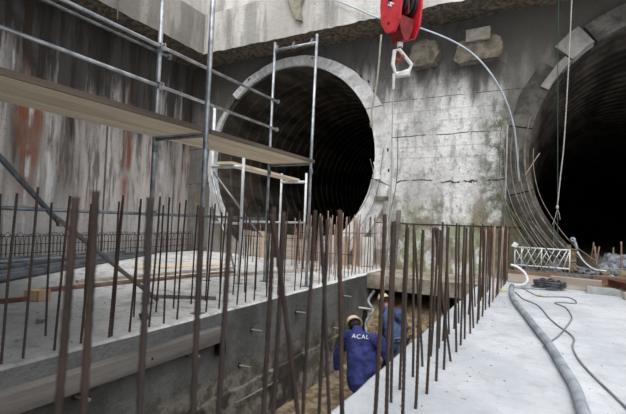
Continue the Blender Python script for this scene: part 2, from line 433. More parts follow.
# capping beams: left one and the one across the end, meeting in the corner
def rough_beam(name, axis, a0, a1, face, back, zlo, zhi, n):
    m = MB(); rows = []
    K = 5
    for i in range(n+1):
        t = a0 + (a1-a0)*i/n; row = []
        e = .05*noise.noise(Vector((t*1.9,1,2))) + .035*noise.noise(Vector((t*6,4,2)))
        prof = [(face, zhi),(face, zlo+.35),(face+(.01 if axis==0 else -.01), zlo+.03+e)]
        for k in range(1,K+1):
            f = k/K; h = face+(back-face)*f
            prof.append((h, zlo + .07*noise.noise(Vector((t*2.3,h*4,7))) + .04*noise.noise(Vector((t*7,h*7,3)))))
        prof.append((back, zhi))
        for h, z in prof: row.append(m.bm.verts.new((t,h,z) if axis==0 else (h,t,z)))
        rows.append(row)
    L = len(rows[0])
    for a,b in zip(rows,rows[1:]):
        for k in range(L): m.bm.faces.new((a[k],a[(k+1)%L],b[(k+1)%L],b[k]))
    m.bm.faces.new(rows[0]); m.bm.faces.new(rows[-1][::-1])
    return struct(m.build(name, M['beam'] if axis==0 else M['sbeam']))
rough_beam('wall_end_beam', 0, -11.8, 9.5, 10.5, DW+.05, 6.75, 8.12, 150)
rough_beam('wall_side_beam', 1, -14, 11.4, -10.27, -11.75, 6.75, 8.12, 110)
# parapet set back on the beams
m = MB(); m.b2((-11.3,10.95,8.1),(9.5,11.5,11.5)); m.b2((-11.6,-5,8.1),(-10.75,11.5,11.5)); struct(m.build('wall_parapet', M['beam']))
# unseen deck added above and behind the viewpoint to shade the near left part
m = MB(); m.b2((-11.7,-14,5.6),(-1.2,2.8,6.1)); struct(m.build('added_shade_deck', M['sbeam']))
m = MB(); m.b2((-12.4,-14.4,-2.4),(9.5,-14,7.6)); struct(m.build('wall_rear', M['bwall']))
# chipped nib hanging on the end beam face
m = MB(); m.prism([(-6.95,8.05),(-6.25,8.05),(-6.42,7.55),(-6.35,7.1),(-6.55,7.18),(-6.75,7.6)],1,10.36,10.52); m.rough(2,.02,5)
struct(m.build('trim_2', M['corbelp']))

# tunnel linings
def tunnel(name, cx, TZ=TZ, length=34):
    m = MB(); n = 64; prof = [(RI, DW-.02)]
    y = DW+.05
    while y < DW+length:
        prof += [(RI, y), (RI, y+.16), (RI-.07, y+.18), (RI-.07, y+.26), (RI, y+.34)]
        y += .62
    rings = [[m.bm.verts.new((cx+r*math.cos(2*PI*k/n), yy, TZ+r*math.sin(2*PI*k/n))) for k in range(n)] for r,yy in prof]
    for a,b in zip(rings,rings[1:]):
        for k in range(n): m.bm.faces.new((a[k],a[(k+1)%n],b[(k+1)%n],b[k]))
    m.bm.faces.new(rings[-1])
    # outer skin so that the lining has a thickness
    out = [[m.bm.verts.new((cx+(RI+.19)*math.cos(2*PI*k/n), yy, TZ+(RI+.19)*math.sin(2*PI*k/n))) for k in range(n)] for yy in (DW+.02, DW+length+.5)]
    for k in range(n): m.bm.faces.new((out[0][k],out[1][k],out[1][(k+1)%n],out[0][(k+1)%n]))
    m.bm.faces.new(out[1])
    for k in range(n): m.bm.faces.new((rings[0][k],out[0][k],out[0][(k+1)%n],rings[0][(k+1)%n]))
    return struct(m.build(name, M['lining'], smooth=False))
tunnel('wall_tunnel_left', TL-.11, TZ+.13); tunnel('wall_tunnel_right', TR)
for nm, cx, ys in (('floor_tunnel_left', TL, 11.55), ('floor_tunnel_right', TR, 11.55)):
    zt = -.04 if cx < 0 else .42; hw = 3.0 if cx < 0 else 1.72
    m = MB(); m.b2((cx-hw, ys, zt-.4 if cx<0 else .2), (cx+hw, 45, zt), 0); m.rough(6,.03,2); struct(m.build(nm, M['soil']))

# portal rings, each a structure made of segments
def ring(n0, cx, mat, breaks, ro=RO, ri=RI-.06, y0=DW-.14, y1=DW+.1):
    for i,(a,b) in enumerate(zip(breaks, breaks[1:])):
        m = MB(); m.arc(cx, TZ, ri, ro, a+.25, b-.25, y0, y1, max(6,int((b-a)/3)), *((-.11,.13) if cx == TL else (0,0)))
        for v in m.bm.verts:
            r = Vector((v.co.x-cx, v.co.z-TZ)); 
            k = 1 + (.012 if r.length > (ri+ro)/2 else .003)*noise.noise(v.co*2.3)
            v.co.x = cx + r.x*k; v.co.z = TZ + r.y*k
        struct(m.build('trim_%d' % (n0+i), mat))
ring(10, TL, M['ringl'], (-52, -12, 27, 64, 112, 134), RO-.12)
ring(20, TL, M['ringl'], (144, 163, 190, 222), RO-.22)
ring(30, TR, M['ringr'], (-52, -12, 30, 70, 108, 124), RO-.05)
ring(40, TR, M['ringr'], (141, 168, 196, 226), RO+.0)
m = MB(); m.arc(TR, TZ, RI-.02, RO+.02, 125, 135, DW-.2, DW+.1, 6); m.rough(1,.03,3); struct(m.build('trim_50', M['ringpatch']))
m = MB(); m.arc(TR, TZ, RI-.03, RI+.16, 135.5, 150, DW-.18, DW+.1, 8); m.rough(1,.02,3); struct(m.build('trim_51', M['ringpatch']))
# inner thin pale lip inside the left ring
m = MB(); m.arc(TL-.11, TZ+.13, RI-.10, RI-.04, 60, 160, DW-.02, DW+.05, 40); struct(m.build('trim_52', M['ringr']))
# dark bolt pockets in the left ring
def pocket(a, r, big=1):
    a = math.radians(a); m = MB()
    R = Matrix.Rotation(-a, 3, 'Y')
    m.box((TL+r*math.cos(a), DW-.145, TZ+r*math.sin(a)), (.04*big,.03,.08*big), R, jit=.01)
    return m.build('bolt_pocket', M['blacksteel'])
for i,(a,r,w) in enumerate(((77,3.4,'beside the crown of the pale left tunnel ring'),(46,3.5,'high on the right shoulder of the left tunnel ring, inner one'),
        (35,3.5,'low on the right shoulder of the left tunnel ring'),(41,3.55,'outer edge of the left ring beside the hanging rope'),(5,3.35,'right springing of the left tunnel ring, upper'),
        (-5,3.4,'right springing of the left tunnel ring, lower'),(120,3.4,'on the left shoulder of the left tunnel ring'))):
    tag(pocket(a, r), 'small dark bolt pocket ' + w, 'bolt pocket')

# ledge closing the trench in front of the end wall
m = MB(); m.b2((XL-.02,9.82,-.34),(XR+.02,DW+.02,.0)); m.rough(5,.012,3)
tag(m.build('concrete_ledge', M['ledge']), 'thick concrete ledge bridging the far end of the trench under the end wall', 'ledge')
for i in range(46):
    x = random.uniform(XL+.2, XR-.15); y = random.uniform(8.7, 9.9); r = random.uniform(.04,.12)
    if i == 0: RUB = MB()
    RUB.box((x,y,-1.82+1.15*max(0,min(1,(y-8.9)/1.5))+r*.4), (r*2,r*1.6,r*1.3), Matrix.Rotation(random.uniform(0,3),3,'Z'), jit=r*.3)
tag(RUB.build('rubble', M['soil']), 'brown broken rubble heaped at the far end of the trench', 'rubble', kind='stuff')

# broken corbels on the end wall
def corbel(label, x0, x1, z0, z1, cap):
    t = thing('concrete_corbel', label, 'corbel', ((x0+x1)/2, DW, z0))
    m = MB(); m.prism([(x0,z0+.12),(x0+.12,z0),(x1-.1,z0+.03),(x1,z0+.3),(x1-.05,z1-.15),(x1-.35,z1),(x0+.1,z1-.1)],1,DW-.32,DW+.02); m.rough(3,.05,3.5,x0)
    at(m.build('corbel_body', M['corbel'], t), t)
    if cap:
        m = MB(); m.b2((cap[0],DW-.38,z1-.16),(cap[1],DW-.03,z1+.14)); m.rough(2,.02,5); at(m.build('mortar_cap', M['corbelp'], t), t)
corbel('broken brown concrete corbel on the wall right beside the red crane block', -3.35, -2.55, 5.55, 6.3, None)
corbel('broken concrete corbel with pale cap left of the right tunnel arch', -2.15, -.98, 5.5, 6.15, (-1.85,-1.28))

# ------------------------------------------------------------------ starter bars
def rebar_mesh(name, h, bend, r=.0112, fine=True):
    m = MB(); pts = []; rr = []
    n = int(h/.02) if fine else 8
    for i in range(n+1):
        z = -.06 + (h+.06)*i/n
        pts.append((bend[0]*math.sin(z/h*PI*.5)+.004*noise.noise(Vector((z*2,bend[0]*90,0))), bend[1]*(z/h)**2, z)); rr.append(r*(1.09 if i%2 else .93) if fine else r)
    m.tube(pts, rr, 8)
    bmesh.ops.recalc_face_normals(m.bm, faces=m.bm.faces[:])
    me = bpy.data.meshes.new(name); m.bm.to_mesh(me); m.bm.free()
    for p in me.polygons: p.use_smooth = True
    return me
H0 = 1.47
BM = [rebar_mesh('rebar', H0, b) for b in ((.012,0),(-.015,.01),(.03,-.01),(0,.02),(-.03,0))]
def mats(me_list, mat):
    out = []
    for me in me_list:
        c = me.copy(); c.materials.clear(); c.materials.append(mat); out.append(c)
    return out
B_mid = mats(BM, M['rust']); B_near = mats([rebar_mesh('rebar', H0, b, .0076) for b in ((.008,0),(-.008,.006),(.012,-.006))], M['rust_near']); B_pale = mats([rebar_mesh('rebar', H0, b, .012, False) for b in ((.01,0),(-.02,.01),(.02,-.01))], M['rust_pale'])
def bar(x, y, top, label, group, meshes, lean=(0,0), s=1.0, z0=0):
    """lean = horizontal travel of the tip"""
    o = bpy.data.objects.new('rebar', random.choice(meshes)); COL.objects.link(o)
    o.location = (x, y, z0)
    d = Vector((lean[0], lean[1], top)).normalized()
    o.rotation_euler = Vector((0,0,1)).rotation_difference(d).to_euler()
    o.scale = (s, s, math.hypot(math.hypot(*lean), top)/H0)
    return tag(o, label, 'rebar', group)

# right row, nearest bars (out of focus)
near = [
 (-.80,.452,1.325,(-.0,.036),'far left'), (-.78,.525,1.34,(0,-.006),'second from the left'), (-.78,.665,1.335,(0,-.014),'third from the left'),
 (-.78,.835,1.32,(.0,-.018),'fourth from the left'), (-.80,.94,1.325,(.01,.005),'fifth from the left'),
 (-.78,1.125,1.335,(0,.012),'left one of a close pair'), (-.76,1.145,1.32,(.0,.02),'right one of a close pair'),
 (-.62,1.30,1.31,(-.10,-.26),'leaning left across the close pair'),
 (-.80,1.42,1.335,(.015,.03),'upright left of the workers'), (-.72,1.60,1.31,(-.08,-.10),'leaning left and crossing another bar'),
 (-.80,1.56,1.30,(0,.0),'upright, mid picture'), ]
for x,y,h,l,w in near:
    bar(x,y,h,'blurred rusty bar near the camera, '+w, 'rebars along the right trench edge', B_near, l)
R1 = [(1.80,(-.02,-.06)),(2.10,(0,0)),(2.32,(0,0)),(2.64,(0,.02)),(2.99,(.01,0)),(3.29,(-.02,.02)),(3.60,(0,-.01)),(3.92,(-.03,-.02)),(4.19,(-.16,.05)),(4.52,(0,0)),(4.81,(.02,0)),(5.09,(0,.02)),(5.40,(0,0)),(5.7,(-.03,0)),(6.0,(.02,0)),(6.22,(0,0))]
for y,l in R1:
    bar(-.76+random.uniform(-.012,.012), y, 1.30+random.uniform(-.05,.05), 'rusty upright bar in the outer row on the right trench edge', 'rebars along the right trench edge', B_mid, l)
y = 6.5
while y < 13.3:
    bar(-.76+random.uniform(-.02,.02), y, 1.27+random.uniform(-.06,.07), 'thin rusty bar far along the right trench edge, before the end wall', 'far rebars along the right trench edge', B_mid if random.random()<.6 else B_pale, (random.uniform(-.04,.04),random.uniform(-.04,.04))); y += .27
for i,yy in enumerate([2.99,3.25,3.58,3.89,4.23,4.55,4.86,5.2,5.5,5.85,6.2,6.5,6.85,7.2,7.5,7.85,8.2,8.55,8.9,9.25,9.6]):
    l = [(0,0),(.02,.03),(-.05,.02),(-.03,0),(.01,-.02)][i%5]
    if yy == 3.89: l = (-.14,.03)
    bar(-.95+random.uniform(-.015,.015), yy, 1.29+random.uniform(-.07,.05), 'rusty upright bar in the inner row on the right trench edge', 'inner rebars on the right trench edge', B_mid, l)

# left rows
L1 = [(1.45,0),(1.72,0),(1.86,.0),(2.03,.02),(2.30,.02),(2.56,.02),(2.84,.0),(2.88,.03),(3.09,.02),(3.35,.0),(3.56,0),(3.79,.0),(4.08,0),(4.30,.02),(4.55,0),(4.92,0),(5.15,.03),(5.36,0),(5.7,.02),(5.98,0),(6.22,0),(6.53,.02)]
for y,lx in L1:
    bar(-3.93+random.uniform(-.02,.02), y, 1.47+random.uniform(-.05,.04), 'rusty upright bar in the front row along the left trench edge', 'rebars along the left trench edge', B_mid, (lx, .05+random.uniform(-.03,.03)))
y = 6.8
while y < 11.3:
    bar(-3.95+random.uniform(-.03,.03), y, 1.43+random.uniform(-.07,.06), 'thin rusty bar far along the left trench edge near the pale tunnel ring', 'far rebars along the left trench edge', B_pale if random.random()<.65 else B_mid, (random.uniform(-.05,.05),random.uniform(-.05,.05))); y += .24
for y in (1.75,2.05,2.51,2.9,3.28,3.56,3.9,4.2,4.54,4.85,5.15,5.5,5.8,6.1,6.45,6.8):
    bar(-4.46+random.uniform(-.02,.02), y, 1.42+random.uniform(-.06,.04), 'rusty upright bar in the second row behind the left trench edge', 'second row rebars on the left slab', B_mid, (random.uniform(-.03,.03),random.uniform(-.02,.05)))
for i in range(46):
    x = random.uniform(-5.6,-4.1); y = random.uniform(8.6,11.3)
    bar(x, y, 1.28+random.uniform(-.18,.14), 'thin pale rusty bar in the dense cluster at the left tunnel foot', 'cluster of rebars at the left tunnel foot', B_pale, (random.uniform(-.06,.06),random.uniform(-.05,.05)))
for i in range(26):
    x = random.uniform(-8.8,-5.6); y = random.uniform(9.6,11.2)
    bar(x, y, 1.15+random.uniform(-.25,.2), 'thin rusty bar standing across the mouth of the left tunnel', 'rebars across the left tunnel mouth', B_mid if i%2 else B_pale, (random.uniform(-.05,.05),random.uniform(-.05,.05)))
for i in range(22):
    x = 1.05+1.3*random.random(); y = random.uniform(11.75,13.2)
    bar(x, y, random.uniform(.38,.62), 'short stub bar standing at the mouth of the right tunnel', 'stub bars at the right tunnel mouth', B_pale, (random.uniform(-.08,.08),random.uniform(-.06,.06)), 1.35, .44)
# tie bars laid along and across the far bars
for i,(a,b,r,l) in enumerate((((-5.55,9.0,.95),(-4.1,11.2,.97),.009,'upper pale tie bar through the cluster at the left tunnel foot'),((-5.6,9.6,.45),(-4.05,9.5,.46),.009,'lower pale tie bar through the cluster at the left tunnel foot'),
        ((-3.45,11.485,1.27),(-.95,11.485,1.29),.011,'long thin bar fixed level across the mossy wall at bar-top height'),((-8.8,10.4,.7),(-5.4,10.6,.72),.010,'level tie bar across the left tunnel mouth'))):
    m = MB(); m.tube([a,b], r, 8); tag(m.build('tie_bar', M['rust']), l, 'tie bar')

# cage of bent links along the foot of the left wall
t = thing('rebar_cage', 'low cage of bent steel links along the foot of the stained left wall', 'rebar cage', (-11.4,8,0))
lk = None
for k in range(70):
    if lk is None:
        m = MB(); m.tube(spline([(.16,0,-.02),(.16,0,.45),(.14,0,.6),(.08,0,.68),(0,0,.6),(-.02,0,.45),(-.02,0,-.02)],4), .007, 6)
        lk = m.build('link', M['rust'], t); o = lk
    else: o = lk.copy(); COL.objects.link(o)
    o.location = (0, -3.6+.1*k+random.uniform(-.02,.02), random.uniform(-.03,.02)); o.rotation_euler = (0,0,random.uniform(.9,1.5))
for z in (.18,.4,.6):
    m = MB(); m.tube([(-11.32,4.3,z),(-11.33,11.4,z+.01)], .009, 8); at(m.build('longitudinal_bar', M['rust'], t), t)

# ------------------------------------------------------------------ scaffold
XA, XB = -4.95, -3.97
R48 = .028
def pole_frame(y, label, ztop, rungs, tops=(None,None)):
    t = thing('scaffold_tower', label, 'scaffold', ((XA+XB)/2, y, 0))
    for i,x in enumerate((XA,XB)):
        zt = tops[i] or ztop
        m = MB(); m.tube([(x,y,.01),(x+.0,y,zt*.5),(x+.03*(zt/5),y,zt)], R48 if y > 5 else .034, 14); at(m.build('pole', M['galv'], t, smooth=True), t)
        m = MB(); m.b2((x-.07,y-.07,0),(x+.07,y+.07,.012)); m.tube([(x,y,.01),(x,y,.09)], .034, 10); at(m.build('base_plate', M['galvd'], t), t)
        for z in (2.0,):
            m = MB(); m.lathe([(0,-.05),(.038,-.05),(.038,.05),(0,.05)], (x+.01,y,z+.22), n=12); at(m.build('coupler', M['galvd'], t), t)
    for z in rungs:
        m = MB(); m.tube([(XA+.01,y,z),(XB+.01,y,z)], .024, 12); at(m.build('rung', M['galv'] if z > 3 else M['galvd'], t, smooth=True), t)
    return t
f1 = pole_frame(4.17, 'galvanised scaffold frame carrying the deck at mid length, nearest one seen', 5.3, (2.36,))
f0 = pole_frame(1.2, 'galvanised scaffold frame carrying the near end of the deck', 5.3, (2.36,))
f2 = pole_frame(7.05, 'tall ladder-like scaffold frame at the far end of the deck before the left tunnel', 4.9, (2.36,4.74))
# small clamps along the top rung of the far frame
for dx in (.08,.48,.90):
    m = MB(); m.box((XA+dx,7.05,4.79),(.03,.05,.09),Matrix.Rotation(.4,3,'Y')); m.box((XA+dx,7.05,4.74),(.05,.07,.06)); at(m.build('clamp', M['galv'], f2), f2)
# short sleeve pole clamped to the near pole
m = MB(); m.tube([(-4.03,4.27,5.2),(-4.02,4.25,3.25)], .024, 12)
tag(m.build('scaffold_tube', M['galvd'], smooth=True), 'short dark tube clamped beside the near scaffold pole', 'scaffold tube')
def planks(y0, y1, where):
    for i,(x0,x1,nm) in enumerate(((-4.93,-4.63,'wall-side'),(-4.615,-4.315,'middle'),(-4.30,-4.0,'trench-side'))):
        m = MB(); m.b2((x0,y0,2.392),(x1,y1,2.437)); 
        t = thing('scaffold_board', '%s tan timber scaffold board, %s' % (nm, where), 'scaffold board', ((x0+x1)/2,(y0+y1)/2,2.39), 'scaffold deck boards')
        at(m.build('board', M['deck'], t, bevel=.004), t)
        for ye in (y0,y1):
            m = MB(); m.b2((x0-.002,ye-.02,2.39),(x1+.002,ye+.02,2.44)); at(m.build('end_hoop', M['galv'], t), t)
planks(.9, 4.15, 'near bay at upper left'); planks(4.19, 7.13, 'far bay ending before the left tunnel')
for (y0,y1,w) in ((.9,4.12,'near bay'),(4.22,7.14,'far bay')):
    m = MB(); m.b2((-3.995,y0,2.39),(-3.965+.0,y1,2.452))
    o = tag(m.build('toe_board', M['deckedge']), 'dark narrow edge board along the trench side of the scaffold deck, %s' % w, 'edge board')
    o.location.x = .03 if y0 > 4 else .03
def rail(label, a, b, mat='galv', r=.024, ends=True, name='guard_rail'):
    t = thing(name, label, 'rail' if name=='guard_rail' else 'brace', a)
    m = MB(); m.tube([a,b], r, 12); at(m.build('tube', M[mat], t, smooth=True), t)
    if ends:
        for f in (.0,1.0):
            p = Vector(a).lerp(Vector(b), f); m = MB(); m.box(p,(.07,.06,.07)); at(m.build('clamp', M['galvd'], t, bevel=.01), t)
    return t
rail('upper galvanised guard rail on the wall side of the deck', (-4.90,.9,3.71),(-4.90,7.2,3.71))
rail('lower galvanised guard rail on the wall side of the deck', (-4.90,.9,3.14),(-4.90,7.2,3.13))
rail('second thin rail hung just under the upper guard rail', (-4.99,.9,3.66),(-4.99,4.4,3.655), 'galvd', .016)
rail('long low ledger tube level behind the left rebars', (-4.90,1.2,1.30),(-4.90,6.95,1.27),'galvd', .022)
rail('lowest thin ledger tube behind the left rebars', (-4.99,1.2,.73),(-4.99,5.3,.73),'galvd', .018)
rail('dark diagonal brace dropping from upper left to the slab', (-4.90,1.2,2.85),(-4.90,2.85,1.14),'galvd', .030, True, 'scaffold_brace')
rail('wooden lower half of the diagonal brace behind the left rebars', (-4.88,2.80,1.20),(-4.86,4.28,.05),'timber', .028, False, 'scaffold_brace')
# clamps on the middle poles
for (x,y,z,l) in ((-4.90,4.17,3.14,'clamp joining the lower guard rail to the middle pole'),(-4.90,4.17,3.71,'clamp joining the upper guard rail to the middle pole'),(-4.90,4.17,1.3,'clamp joining the low ledger to the middle pole')):
    m = MB(); m.box((x,y,z),(.09,.09,.09)); m.tube([(x,y,z),(x+.10,y-.02,z+.02)], .014, 8); tag(m.build('scaffold_clamp', M['galv'], bevel=.012), l, 'clamp')

# second, lower scaffold behind
t = thing('trestle_scaffold', 'low white-tubed trestle scaffold with one board behind the tall one', 'scaffold', (-5.6,7.9,0))
for (x,y,z,nm) in ((-5.84,6.35,3.5,'a'),(-5.13,6.45,2.48,'b'),(-6.24,9.5,2.5,'c'),(-5.5,9.55,2.5,'d')):
    m = MB(); m.tube([(x,y,.01),(x,y,z)], .030, 12); at(m.build('pole', M['whitetube'], t, smooth=True), t)
    m = MB(); m.b2((x-.06,y-.06,0),(x+.06,y+.06,.012)); at(m.build('base_plate', M['galvd'], t), t)
for a,b in (((-5.84,6.35,2.27),(-5.13,6.45,2.27)),((-6.24,9.5,2.27),(-5.5,9.55,2.27)),((-5.84,6.35,1.16),(-5.13,6.45,1.16)),((-5.13,6.45,1.2),(-5.5,9.55,1.2))):
    m = MB(); m.tube([a,b], .035 if a[2] > 2 else .024, 12); at(m.build('rung', M['whitetube'], t, smooth=True), t)
for a,b in (((-5.86,6.38,2.2),(-4.95,6.9,.9)),((-5.80,6.32,2.1),(-5.35,6.6,.2))):
    m = MB(); m.tube([a,b], .022, 10); at(m.build('brace', M['galv'], t, smooth=True), t)
m = MB(); m.box((-5.68,7.93,2.33),(.34,3.3,.05),Matrix.Rotation(.13,3,'Z'))
tag(m.build('scaffold_board', M['deck']), 'single tan board lying on the low white trestle scaffold', 'scaffold board')

# ------------------------------------------------------------------ formwork timber and ties on the left trench wall
t = thing('formwork_timber', 'long grey squared timber fixed along the upper left trench wall', 'timber', (XL,1.6,-.26))
m = MB(); m.b2((XL+.01,.2,-.36),(XL+.15,4.42,-.17)); at(m.build('beam', M['timber'], t, bevel=.008), t)
for (y,z) in ((2.45,-.30),(3.2,-.27)):
    m = MB(); m.tube([(XL+.145,y,z),(XL+.156,y,z)], .012, 8); at(m.build('bolt_head', M['blacksteel'], t), t)
m = MB(); m.b2((XL+.02,4.34,-.55),(XL+.11,4.46,-.36)); tag(m.build('packing_block', M['blacksteel']), 'dark packing block under the far end of the long trench timber', 'block')
for i,(y,z,l) in enumerate(((2.45,-.44,'under the near timber part'),(3.86,-.42,'under the far timber part'),(5.15,-.39,'first beyond the timber end'),
        (6.45,-.35,'second beyond the timber end'),(8.45,-.35,'farthest, level with the workers'),(8.0,-.95,'low, behind the workers'),(4.9,-.85,'low, beyond the timber end'))):
    t = thing('tie_rod', 'short pale tie rod in the left trench wall, ' + l, 'tie rod', (XL,y,z), 'tie rods in the left trench wall')
    m = MB(); m.tube([(0,0,0),(.19,.02,.0)], .016, 10); m.build('rod', M['ringpatch'], t)
    m = MB(); m.tube([(-.005,0,0),(.012,0,0)], .036, 12); m.build('grommet', M['blacksteel'], t)
m = MB(); m.tube([(XL+.11,4.7,-1.30),(XL+.09,5.8,-1.33)], .012, 8); tag(m.build('trench_bar', M['ringpatch']), 'pale thin bar lying on the rough footing of the left trench wall', 'bar')

# ------------------------------------------------------------------ pipes and boards on the left slab
P = [(-10.3,-11.15,6.4,.07),(-9.3,-11.1,7.3,.068),(-8.2,-11.1,8.4,.07),(-7.45,-10.95,9.0,.06),(-6.85,-10.9,9.4,.07)]
nm = ['farthest from the trench','second farthest from the trench','middle one of five','second nearest to the trench','nearest to the trench']
for (xa,xb,ye,r),l in zip(P,nm):
    t = thing('dark_pipe', 'long dark plastic pipe lying on the left slab, ' + l, 'pipe', (xa,1,r), 'dark pipes on the left slab')
    m = MB(); a = Vector((xa,1.0,r+.005)); b = Vector((xb,ye,r+.005)); m.tube([a,b], r, 20, cap=False)
    m.tube([b,a], r*.86, 20, cap=False); at(m.build('pipe_wall', M['pipe'], t, smooth=True), t)
    c = a.lerp(b,.45); d = (b-a).normalized(); m = MB(); m.tube([c,c+d*.22], r*1.14, 20); at(m.build('socket', M['pipe'], t, smooth=False), t)
for i,(a,b,w,h,mt,l) in enumerate((
    ((-6.9,3.6),(-6.2,7.6),.16,.05,'brownwood','brown board lying between the pipes and the trench'),
    ((-7.3,4.6),(-6.7,8.2),.12,.05,'timberx','pale board lying alongside the brown board on the left slab'),
    ((-8.3,6.6),(-7.4,8.8),.45,.04,'deck','tan plywood sheet lying on the far left slab'),
    ((-6.9,1.2),(-6.3,3.4),.07,.06,'rusty_beam','thin rusty bar resting on the wooden block at far left'),
    ((-5.35,4.45),(-4.4,5.0),.05,.05,'timber','short grey batten at the foot of the diagonal brace'),
    ((-6.2,6.6),(-5.0,9.4),.14,.05,'timberx','pale plank in the dust before the left tunnel'))):
    A = Vector((*a,h/2+.002)); B = Vector((*b,h/2+.002)); d = B-A
    m = MB(); m.box((A+B)/2, (w, d.length, h), Matrix.Rotation(-math.atan2(d.x,d.y),3,'Z'))
    tag(m.build('loose_board', M[mt], bevel=.005), l, 'board')
m = MB(); m.box((-6.30,3.40,.075),(.26,.20,.15),Matrix.Rotation(.3,3,'Z')); tag(m.build('wooden_block', M['timberz'], bevel=.008), 'small orange-brown wooden block under the rusty bar at far left', 'block')
for i,(x,y,l) in enumerate(((-5.6,2.4,'near the left frame edge'),(-4.25,3.55,'dark, at the slab edge'),(-5.0,2.75,'beside the front left rebars'))):
    m = MB(); m.box((x,y,.03),(.10,.07,.06),Matrix.Rotation(i,3,'Z'),jit=.015); tag(m.build('stone', M['blacksteel'] if i==1 else M['debris'], bevel=.01), 'small loose stone on the left slab, '+l, 'stone')
m = MB()
for i in range(170):
    x = random.uniform(-6.2,-3.95); y = random.uniform(1.2,5.5); r = random.uniform(.005,.013)
    m.box((x,y,r*.5),(r*2,r*1.6,r*1.2),Matrix.Rotation(random.uniform(0,3),3,'Z'),jit=r*.3)
tag(m.build('gravel', M['lslab']), 'scattered grey gravel on the near left slab', 'gravel', kind='stuff')

# pale sheets and timber uprights standing across the mouth of the left tunnel
k = 0; x = -9.3
while x < -4.4:
    w = random.uniform(.22,.5); h = random.uniform(.62,.86)
    if random.random() < .8:
        m = MB(); m.box((x+w/2,11.28,h/2),(w*.94,.045,h),Matrix.Rotation(random.uniform(-.06,.06),3,'Y'),jit=.012)
        o = m.build('formwork_sheet', M['panel'] if random.random()<.9 else M['timberx']); o.location.z = .02
        tag(o, 'pale formwork sheet in the row closing the left tunnel foot', 'sheet', 'formwork sheets at the left tunnel foot')
    x += w
for i,(x,l) in enumerate(((-7.9,'left of the scaffold pole'),(-5.0,'right of the far scaffold frame'),(-4.72,'beside the dense bar cluster'))):
    m = MB(); m.box((x,11.12,.42),(.10,.06,.84),jit=.008); tag(m.build('timber_post', M['timberz']), 'short orange timber post before the left tunnel, '+l, 'post')
m = MB(); m.box((-3.55,11.25,.82),(.11,.07,1.64),Matrix.Rotation(.06,3,'Y')); tag(m.build('timber_post', M['timber']), 'pale timber batten upright at the foot of the ring right of the left tunnel', 'post')
# ------------------------------------------------------------------ right side of the pit
hp = [(.30,3.0),(.26,3.57),(.24,4.01),(.17,4.55),(.07,5.29),(-.05,5.95),(-.23,6.95),(-.42,8.0),(-.53,9.0),(-.56,9.6)]
m = MB(); m.tube(spline([(.42,1.6,.045)]+[(x,y,.045) for x,y in hp],8), .042, 16)
t = thing('slurry_hose', 'thick dusty grey hose snaking along the right slab from the foreground', 'hose', (.3,3,.045))
at(m.build('hose', M['hose'], t, smooth=True), t)
m = MB(); m.tube([(-.56,9.58,.045),(-.565,9.78,.05)], .055, 14); at(m.build('hose_coupling', M['galv'], t), t)
m = MB(); m.tube(spline([(-.57,9.78,.05),(-.50,10.0,.05),(-.36,10.3,.06),(-.30,10.55,.12),(-.36,10.72,.26),(-.52,10.8,.38),(-.66,10.8,.42)],8), .027, 12)
tag(m.build('white_hose', M['whitetube'], smooth=True), 'white curved hose looping up at the far end of the right rebar row', 'hose')
m = MB(); m.tube(spline([(.75,2.6,.012),(.62,3.4,.012),(.55,3.86,.012),(.42,4.44,.012),(.33,4.94,.012),(.30,5.45,.012),(.33,5.96,.012),(.17,6.6,.012),(.08,7.04,.012),(.02,7.5,.012),(-.09,8.07,.012),(-.30,8.5,.012),(-.37,8.8,.012),(-.48,9.3,.012)],6), .0095, 8)
tag(m.build('cable', M['greycable'], smooth=True), 'thin grey cable wandering from the right foreground to the hose end', 'cable')
m = MB(); m.tube(spline([(.02,5.2,.030),(.1,5.59,.012),(.2,6.02,.012),(.36,7.03,.012),(.38,7.5,.012),(.33,8.11,.012),(.19,8.45,.012),(.3,8.6,.012),(.5,8.66,.012),(.52,9.0,.012),(.42,9.31,.012),(.2,9.2,.012),(-.04,9.05,.012),(-.2,9.4,.012),(-.32,9.82,.012),(-.5,10.2,.012)],6), .009, 8)
tag(m.build('cable', M['greycable'], smooth=True), 'thin grey cable crossing the first in loops toward the black coil', 'cable')
m = MB()
for i in range(300):
    y = random.uniform(2.6,11); x = -.62+random.gauss(0,.16) if i%2 else random.uniform(-.6,1.6)
    if x < -1.1: continue
    r = random.uniform(.002,.006); m.box((x,y,r*.4),(r*3,r*1.5,r),Matrix.Rotation(random.uniform(0,3),3,'Z'),jit=r*.3)
tag(m.build('grit', M['debris']), 'fine grit and wire scraps scattered on the right slab', 'grit', kind='stuff')
# black coil
m = MB(); pts = []
for i in range(150):
    a = i*.42; R = .20+.11*math.sin(i*.31); pts.append((.13+R*1.0*math.cos(a), 10.42+R*1.15*math.sin(a), .03+.0008*i+.022*abs(math.sin(i*1.3))))
m.tube(pts, .019, 7)
tag(m.build('cable_coil', M['blackhose'], smooth=True), 'untidy coil of black cable lying on the right slab', 'cable')
m = MB()
for i in range(9):
    a = i*.9; r0 = .22; m.tube(spline([(.13+r0*math.cos(a),10.42+r0*math.sin(a),.10),(.13+.2*math.cos(a+.5),10.42+.2*math.sin(a+.5),.17+.015*(i%3)),(.13+.3*math.cos(a+1.1),10.42+.3*math.sin(a+1.1),.09)],5), .014, 6)
tag(m.build('cable_bundle', M['blackhose'], smooth=True), 'loose loops of black cable on top of the coil', 'cable')
m = MB(); m.lathe([(0,0),(.05,0),(.053,.02),(.035,.045),(0,.05)], (-.69,9.25,0), n=12, sx=1.3); tag(m.build('yellow_cap', M['yellow'], smooth=True), 'small pale yellow fitting on the slab at the hose end', 'fitting')
